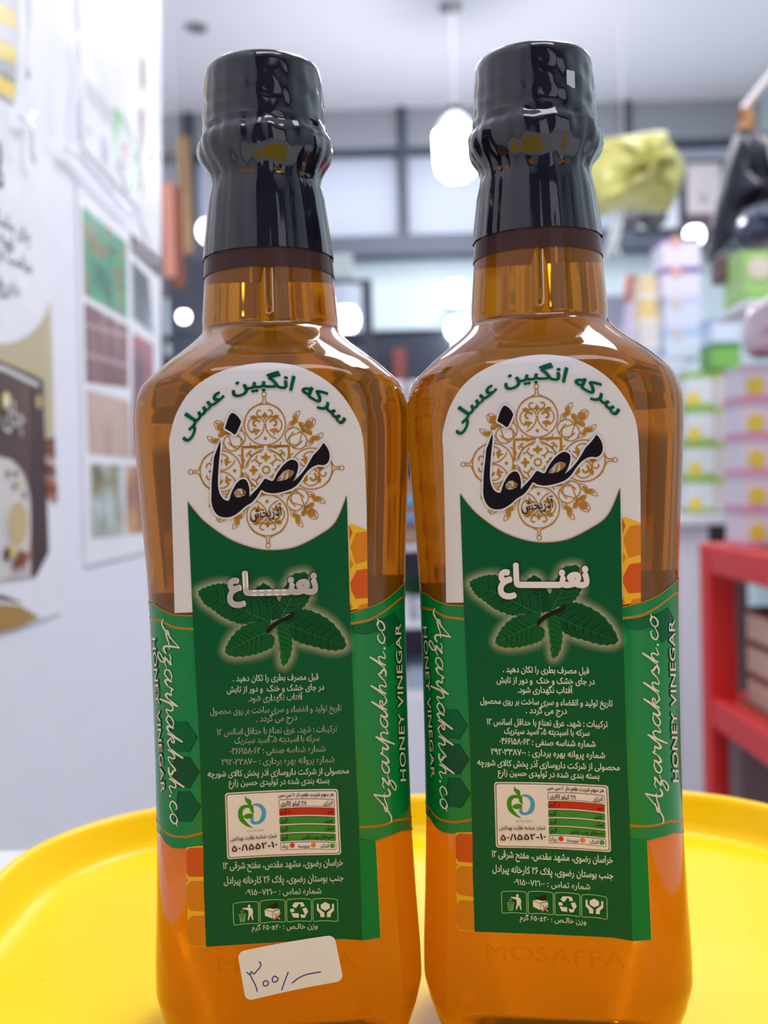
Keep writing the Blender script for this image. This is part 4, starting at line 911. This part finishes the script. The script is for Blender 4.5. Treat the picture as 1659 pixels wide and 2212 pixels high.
t = empty('jar_rack', P(400, 900, 2.05), 'dark metal rack holding jars by the left wall', 'rack')
part('rack_shelf', 340, 720, 480, 728, 2.0, .2, frame_m, t); part('rack_shelf', 340, 880, 480, 890, 2.0, .2, frame_m, t); part('rack_post', 445, 560, 452, 3000, 2.0, .02, frame_m, t); part('rack_post', 340, 560, 347, 3000, 2.0, .02, frame_m, t)
part('rack_top', 340, 575, 480, 640, 2.16, .03, mat('rack_grey', (120, 122, 132), .5), t)
for i, (px_, h, c_, lb) in enumerate(((366, 110, (120, 92, 100), 'plum brown jar at the left end of the dark rack'), (398, 96, (96, 84, 104), 'purple grey jar in the middle of the dark rack'), (430, 104, (140, 132, 146), 'grey lilac jar at the right end of the dark rack'))):
    p = P(px_, 880, 2.1); k = 2.1 / F; H = h * k; r = 14 * k
    t = empty('storage_jar', p, lb, 'jar', 'jars on the dark rack')
    obj('jar_body', lathe([(0, 0), (r, 0), (r, H * .7), (r * .75, H * .82), (r * .75, H * .85), (0, H * .85)], 28), mat('jar_%d' % i, c_, .2), t, True)
    obj('lid', lathe([(r * .8, H * .85), (r * .82, H), (0, H)], 28), mat('lid_grey', (190, 192, 200), .4), t, True)
# ---- right: bags, frames, cartons, red stand
def lump(name, label, cat, outline, Y, th, m, amp=.02, seed=1, group=None):
    """a sagging bag: outline traced at its own distance, puffed to a thickness"""
    g = np.random.default_rng(seed); o2 = np.array([(P(x, y, Y).x, P(x, y, Y).z) for x, y in catmull(outline, True, 4)])
    c = o2.mean(0); n = len(o2); bm = bmesh.new(); NR = 9; 
    ph = g.uniform(0, 6.28, 8)
    for side in (-1, 1):
        rr = []
        for j in range(NR):
            t = j / NR; ring = []
            for i in range(n):
                q = c + (o2[i] - c) * (1 - t); a = 6.283 * i / n
                y = side * th * math.sqrt(max(0, 1 - (1 - t) ** 2.4)) + amp * t * (math.sin(3 * a + ph[0] + 4 * t) * .5 + math.sin(7 * a + ph[1]) * .35 + math.sin(13 * a + ph[2] + 6 * t) * .2)
                ring.append(bm.verts.new((q[0], Y + y, q[1])))
            rr.append(ring)
        ctr = bm.verts.new((c[0], Y + side * th, c[1]))
        for A, B in zip(rr, rr[1:]):
            for i in range(n): bm.faces.new((A[i], A[(i + 1) % n], B[(i + 1) % n], B[i]))
        for i in range(n): bm.faces.new((rr[-1][i], rr[-1][(i + 1) % n], ctr))
    bmesh.ops.remove_doubles(bm, verts=bm.verts, dist=1e-5); bmesh.ops.recalc_face_normals(bm, faces=bm.faces)
    o = obj(name, bm, m, None, True); return tag(o, label, cat, group)
yb = lump('plastic_bag', 'crumpled translucent yellow bag hanging right of the right bottle cap', 'bag', [(1270, 318), (1330, 303), (1422, 290), (1440, 310), (1470, 355), (1476, 382), (1455, 440), (1440, 456), (1385, 446), (1320, 458), (1262, 470), (1255, 400)], 2.2, .10, mat('yellow_film', (222, 218, 130), .3, spec=.6, trans=.25, bump=(9, .9, (1, 1, 1), .06)), .05, 2)
t0 = P(1345, 300, 2.2); obj('bag_string', tube([t0, (t0.x, t0.y, 2.55)], .0015), mat('white_cord', (210, 210, 218), .5), yb)
bm = bmesh.new()
for pts in ([(1335, 448), (1322, 500), (1306, 560)], [(1330, 450), (1326, 520), (1340, 556)], [(1345, 450), (1336, 510), (1318, 552)]): tube([P(x, y, 2.15) for x, y in pts], .004, 8, bm)
obj('ribbon_tail', bm, mat('white_ribbon', (206, 210, 214), .5), yb)
kb = lump('plastic_bag', 'black plastic bag hanging at the right edge above the cartons', 'bag', [(1590, 290), (1615, 280), (1660, 282), (1790, 300), (1800, 420), (1720, 470), (1640, 490), (1590, 515), (1545, 555), (1527, 568), (1533, 520), (1548, 430), (1566, 350)], 1.35, .045, mat('black_film', (24, 27, 40), .36, spec=.4, bump=(10, .6, (1, 1, .5), .04)), .03, 5)
t0 = P(1610, 285, 1.35); t1 = P(1606, 238, 1.35); obj('bag_knot', tube([t0, (t0 + t1) / 2 + Vector((.004, 0, 0)), t1], .011, 12), mat('tan_cord', (176, 128, 84), .6), kb)
obj('bag_string', tube([t1, (t1.x + .05, t1.y, t1.z + .06), (t1.x + .06, t1.y, 2.55)], .006, 8), mat('pale_rope', (200, 190, 190), .6), kb)
cb = lump('plastic_bag', 'clear glinting plastic bag hanging below the black bag', 'bag', [(1592, 500), (1612, 452), (1680, 436), (1760, 440), (1760, 530), (1690, 534), (1640, 536), (1606, 532)], 1.22, .05, mat('clear_film', (96, 102, 126), .08, spec=1, trans=.5, ior=1.15, bump=(40, 1, (1, 1, 1), .03)), .03, 9)
o = solid('wall_board', 'dark brown board end jutting out above the green carton', 'board', 1556, 545, 1650, 606, 1.7, .05, mat('brown_board', (92, 72, 68), .5)); o.rotation_euler = (0, 0, 0)
t = empty('framed_notice', P(1518, 480, 3.9), 'framed cream notice with purple base left of the black bag', 'picture frame')
part('frame', 1474, 342, 1566, 502, 3.93, .03, frame_m, t); part('notice', 1486, 352, 1556, 462, 3.92, .012, mat('cream_notice', (214, 204, 206), .5), t, .001); part('purple_base', 1484, 464, 1558, 492, 3.92, .012, mat('plum', (110, 84, 104), .5), t, .001); part('print_mark', 1512, 418, 1526, 436, 3.914, .006, mat('grey_mark', (176, 168, 170), .5), t, .001)
t = empty('framed_notice', P(1440, 500, 3.9), 'white framed sheet behind the yellow bag', 'picture frame')
part('frame', 1374, 345, 1472, 502, 3.95, .03, frame_m, t); part('notice', 1380, 352, 1464, 494, 3.94, .012, mat('white_notice', (224, 226, 236), .5), t, .001)
o = lump('wall_bracket', 'dark bent bracket under the yellow bag', 'bracket', [(1345, 462), (1400, 452), (1440, 458), (1436, 482), (1412, 498), (1398, 478), (1350, 500), (1342, 480)], 2.6, .03, mat('dark_bracket', (96, 92, 96), .5), .01, 3)
# cartons
cart_n = [0]
def carton(label, x0, x1, y, d, z0, h, body_c, bands, badge=None, rz=0, name='tea_carton', grp='cartons stacked on the right'):
    w = x1 - x0; t = empty(name, ((x0 + x1) / 2, y + d / 2, z0), label, 'carton', grp, rz)
    obj('carton_box', box((-w / 2, -d / 2, 0), (w / 2, d / 2, h), .0015), mat('card_%d_%d_%d' % tuple(body_c), body_c, .45), t)
    for a, b_, c_ in bands:
        obj('print_band', box((-w / 2 - .0006, -d / 2 - .0006, h * a), (w / 2 + .0006, d / 2 + .0006, h * b_)), mat('ink_%d_%d_%d' % tuple(c_), c_, .45), t)
    if badge:
        u, v, r, c_ = badge; bm = lathe([(0, 0), (r, 0), (r, .0012), (0, .0012)], 24); bmesh.ops.rotate(bm, verts=bm.verts, cent=(0, 0, 0), matrix=Matrix.Rotation(R(90), 3, 'X'))
        bmesh.ops.translate(bm, verts=bm.verts, vec=(-w / 2 + w * u, -d / 2 - .0004, h * v)); obj('badge', bm, mat('ink_%d_%d_%d' % tuple(c_), c_, .45), t)
    return t
NTH = ['bottom', 'second from bottom', 'third from bottom', 'fourth from bottom', 'fifth from bottom', 'topmost']
def stack(px0, px1, pyb, Y, hpx, n, d, what, where, body_c, bands, badge, jit=.0):
    a, b_ = P(px0, pyb, Y), P(px1, pyb, Y); z = a.z; h = hpx * Y / F
    for i in range(n):
        dx = random.uniform(-jit, jit)
        carton('%s, %s, %s' % (what, NTH[i] if i < n - 1 else 'topmost', where), a.x + dx, b_.x + dx, Y, d, z + i * (h + .0006), h, body_c, bands, badge)
    return a.x, b_.x, z
GRN_, PKB, YB = (136, 186, 84), (222, 150, 180), (226, 206, 70)
# shelf carrying the cartons, on a white column
a, b_ = P(1285, 1108, 1.98), P(1604, 1108, 1.98)
t = empty('carton_stand', (b_.x - .1, 2.0, 0), 'white stand with a broad column carrying the tea cartons', 'stand')
def wpart(name, lo, hi, m, bev=.003): o = obj(name, box(lo, hi, bev), m, t); o.matrix_parent_inverse = Matrix.Translation(t.location).inverted(); return o
wpart('shelf_board', (a.x, 1.9, b_.z - .018), (b_.x + .03, 2.45, b_.z - .0005), ws)
c0, c1 = P(1466, 1300, 1.92).x, P(1534, 1300, 1.92).x; wpart('column', (c0, 1.92, 0), (c1, 2.3, b_.z - .018), ws)
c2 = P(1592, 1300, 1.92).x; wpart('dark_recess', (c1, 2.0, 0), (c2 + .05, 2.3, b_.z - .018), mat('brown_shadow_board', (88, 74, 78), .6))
wpart('column', (a.x, 1.95, 0), (a.x + .05, 2.3, b_.z - .018), ws)
stack(1489, 1549, 1107, 1.98, 75, 4, .08, 'green edged carton with yellow badge', 'above the white column', (214, 222, 226), [(0, .13, (166, 196, 110)), (.84, 1, GRN_)], (.22, .24, .013, YB), .001)
stack(1551, 1603, 1107, 1.96, 75, 4, .08, 'beige carton with yellow green top edge', 'between green and pink cartons', (206, 198, 198), [(.84, 1, (172, 192, 96))], (.85, .6, .011, (222, 206, 110)), .001)
stack(1432, 1486, 1107, 2.05, 82, 4, .08, 'pale lilac carton', 'touching the right bottle edge', (216, 218, 234), [(0, .1, (222, 190, 206))], None, .001)
stack(1380, 1430, 1107, 2.08, 88, 4, .08, 'pale blue white carton', 'mostly hidden behind the right bottle', (214, 222, 236), [(.8, 1, (190, 206, 226))], None, .001)
ax, bx_, z = P(1545, 806, 1.96), P(1604, 806, 1.96), 0
zt_ = P(1489, 1107, 1.98).z + 4 * (75 * 1.98 / F + .0006) + .0004
carton('bright green carton on top of the beige stack', ax.x, bx_.x, 1.97, .08, zt_ + .002, .05, (126, 186, 92), [(.8, 1, (84, 150, 70))])
carton('pale blue carton on top of the bright green one', ax.x, bx_.x, 1.97, .08, zt_ + .0535, .048, (206, 220, 240), [(.8, 1, (150, 186, 226))])
zs2 = P(1432, 1107, 2.05).z + 4 * (82 * 2.05 / F + .0006) + .001
h_ = 64 * 2.05 / F; a, b_ = P(1434, 700, 2.05), P(1516, 700, 2.05)
for i, (bc, bands, lb) in enumerate((((212, 224, 240), [(.75, .95, (176, 204, 234))], 'pale blue banded carton under the purple topped cartons'), ((214, 222, 240), [(.8, .96, (190, 210, 234))], 'white carton with faint blue band directly below the purple tops'), ((226, 222, 240), [(.82, 1, (130, 92, 160))], 'white carton with purple top edge, lower of the two'), ((228, 224, 244), [(.84, 1, (126, 88, 158))], 'white carton with purple top edge, highest on the stand'))):
    carton(lb, a.x + (.004 if i < 2 else 0), b_.x, 2.05, .08, zs2 + i * (h_ + .0006), h_, bc, bands, (.35, .86, .011, (226, 170, 150)) if i > 1 else (.3, .8, .01, (214, 196, 190)))
a, b_ = P(1386, 700, 2.1), P(1428, 700, 2.1); z = P(1380, 1107, 2.08).z + 4 * (88 * 2.08 / F + .0006) + .001
for i, (c_, lb) in enumerate((((226, 220, 214), 'cream packet on the hidden pale blue stack'), ((232, 204, 140), 'yellow packet beside the purple topped cartons'), ((226, 210, 170), 'pale yellow packet on top of the yellow one'))): carton(lb, a.x, b_.x, 2.1, .06, z + i * .0505, .05, c_, [(.0, .2, (236, 232, 230))], name='food_packet')
p = P(1366, 770, 2.3); t = empty('spray_bottle', (p.x, 2.3, P(1366, 1107, 2.3).z), 'pale lilac bottle with a red cap left of the yellow packets', 'bottle')
H = P(1366, 597, 2.3).z - t.location.z; obj('bottle_body', lathe([(0, 0), (.024, 0), (.026, H * .1), (.026, H * .75), (.014, H * .88), (.014, H * .9), (0, H * .9)], 28), mat('lilac_plastic', (206, 196, 222), .3), t, True); obj('cap', lathe([(.016, H * .89), (.016, H), (0, H)], 24), mat('red_cap', (196, 120, 116), .4), t, True)
o = solid('lilac_board', 'grey lilac board leaning behind the red capped bottle', 'board', 1300, 636, 1358, 1066, 2.4, .02, mat('lilac_grey', (176, 184, 206), .5)); o.name = 'display_board'
# red stand
redm = mat('red_paint', (226, 44, 42), .35, coat=.1)
RX, RY = P(1530, 1300, 1.5).x, 1.5; RW = .042; zt_ = P(1530, 1176, 1.5).z; RB = .84
t = empty('red_stand', (RX, RY, 0), 'red painted metal stand at the right edge beyond the tray', 'stand')
def rp(name, lo, hi): o = obj(name, box(lo, hi, .003), redm, t); o.matrix_parent_inverse = Matrix.Translation(t.location).inverted()
for x_ in (RX, RX + .42):
    for y_ in (RY, RB): rp('post', (x_, y_, 0), (x_ + RW, y_ + RW, zt_))
zl_ = P(1566, 1506, 1.5).z
for x_ in (RX, RX + .42):
    for z_ in (zt_ - RW, zl_ - RW): rp('rail', (x_ + .002, RB + RW, z_), (x_ + RW - .002, RY, z_ + RW))
for y_ in (RY, RB):
    for z_ in (zt_ - RW, zl_ - RW): rp('rail', (RX + RW, y_ + .002, z_), (RX + .42, y_ + RW - .002, z_ + RW))
for z_ in (zt_ - .006, zl_ - .006):
    o = obj('shelf_sheet', box((RX + RW, RB + RW, z_ - .004), (RX + .42, RY, z_ + .002)), mat('red_sheet', (160, 40, 42), .4), t); o.matrix_parent_inverse = Matrix.Translation(t.location).inverted()
# cartons on and in the red stand
a = P(1608, 1188, 1.40); hh = 78 * 1.4 / F; z = zt_ + .001
for i in range(5):
    carton('pink edged white carton with yellow badge, %s on the red stand' % NTH[i if i < 4 else 5], a.x, a.x + .062, 1.40, .075, z + i * (hh + .0006), hh, (224, 218, 226), [(0, .16, PKB), (.86, 1, (206, 190, 206))], (.3, .42, .012, YB))
a2 = a.x + .066
for i in range(5):
    carton('plum based white carton, %s at the right edge on the red stand' % NTH[i if i < 4 else 5], a2, a2 + .06, 1.36, .075, z + i * (hh + .0006), hh, (220, 214, 224), [(0, .3, (150, 110, 140))], (.25, .6, .013, (230, 206, 50)))
zz_ = z + 6 * (hh + .0006)
lump('plastic_bag', 'white and pink plastic bag lying on the stacks at the right edge', 'bag', [(1606, 735), (1612, 680), (1640, 650), (1700, 630), (1760, 660), (1760, 752), (1680, 770), (1622, 770)], 1.42, .04, mat('white_pink_film', (230, 214, 224), .25, spec=.6, noise=(8, [(240, 230, 236), (226, 216, 226), (206, 140, 166)], (1, 1, 1))), .02, 11)
a = P(1610, 650, 1.62); b_ = P(1700, 650, 1.62)
carton('large pale green carton at the right edge under the brown board', a.x, b_.x, 1.62, .1, a.z - .0, .085, (160, 200, 120), [(.0, .12, (120, 176, 84))], (.35, .6, .018, (216, 206, 190)), name='food_carton')
# carton base support: wall shelf
t2 = obj('wall_shelf', box((a.x - .005, 1.6, a.z - .014), (1.5, 1.75, a.z - .001), .002), ws); tag(t2, 'thin white wall shelf carrying the pale green carton', 'shelf')
for r_i in range(3):
    for c_i in range(2):
        h3 = 70 * 1.45 / F
        carton('cream carton with dark red edge, %s row, %s' % (('lowest', 'middle', 'top')[r_i], ('nearest the red post', 'farther from the red post')[c_i]), RX + RW + .006 + c_i * .078, RX + RW + .08 + c_i * .078, 1.36, .12, zl_ - .0035 + r_i * (h3 + .0008), h3, (214, 190, 166), [(.82, 1, (120, 52, 58))], None, name='cream_carton', grp='cartons inside the red stand')
o = solid('storage_crate', 'dull brown grey crate below the lower shelf of the red stand', 'crate', 1600, 1600, 1720, 1760, 1.44, .05, mat('brown_grey', (120, 104, 104), .6))
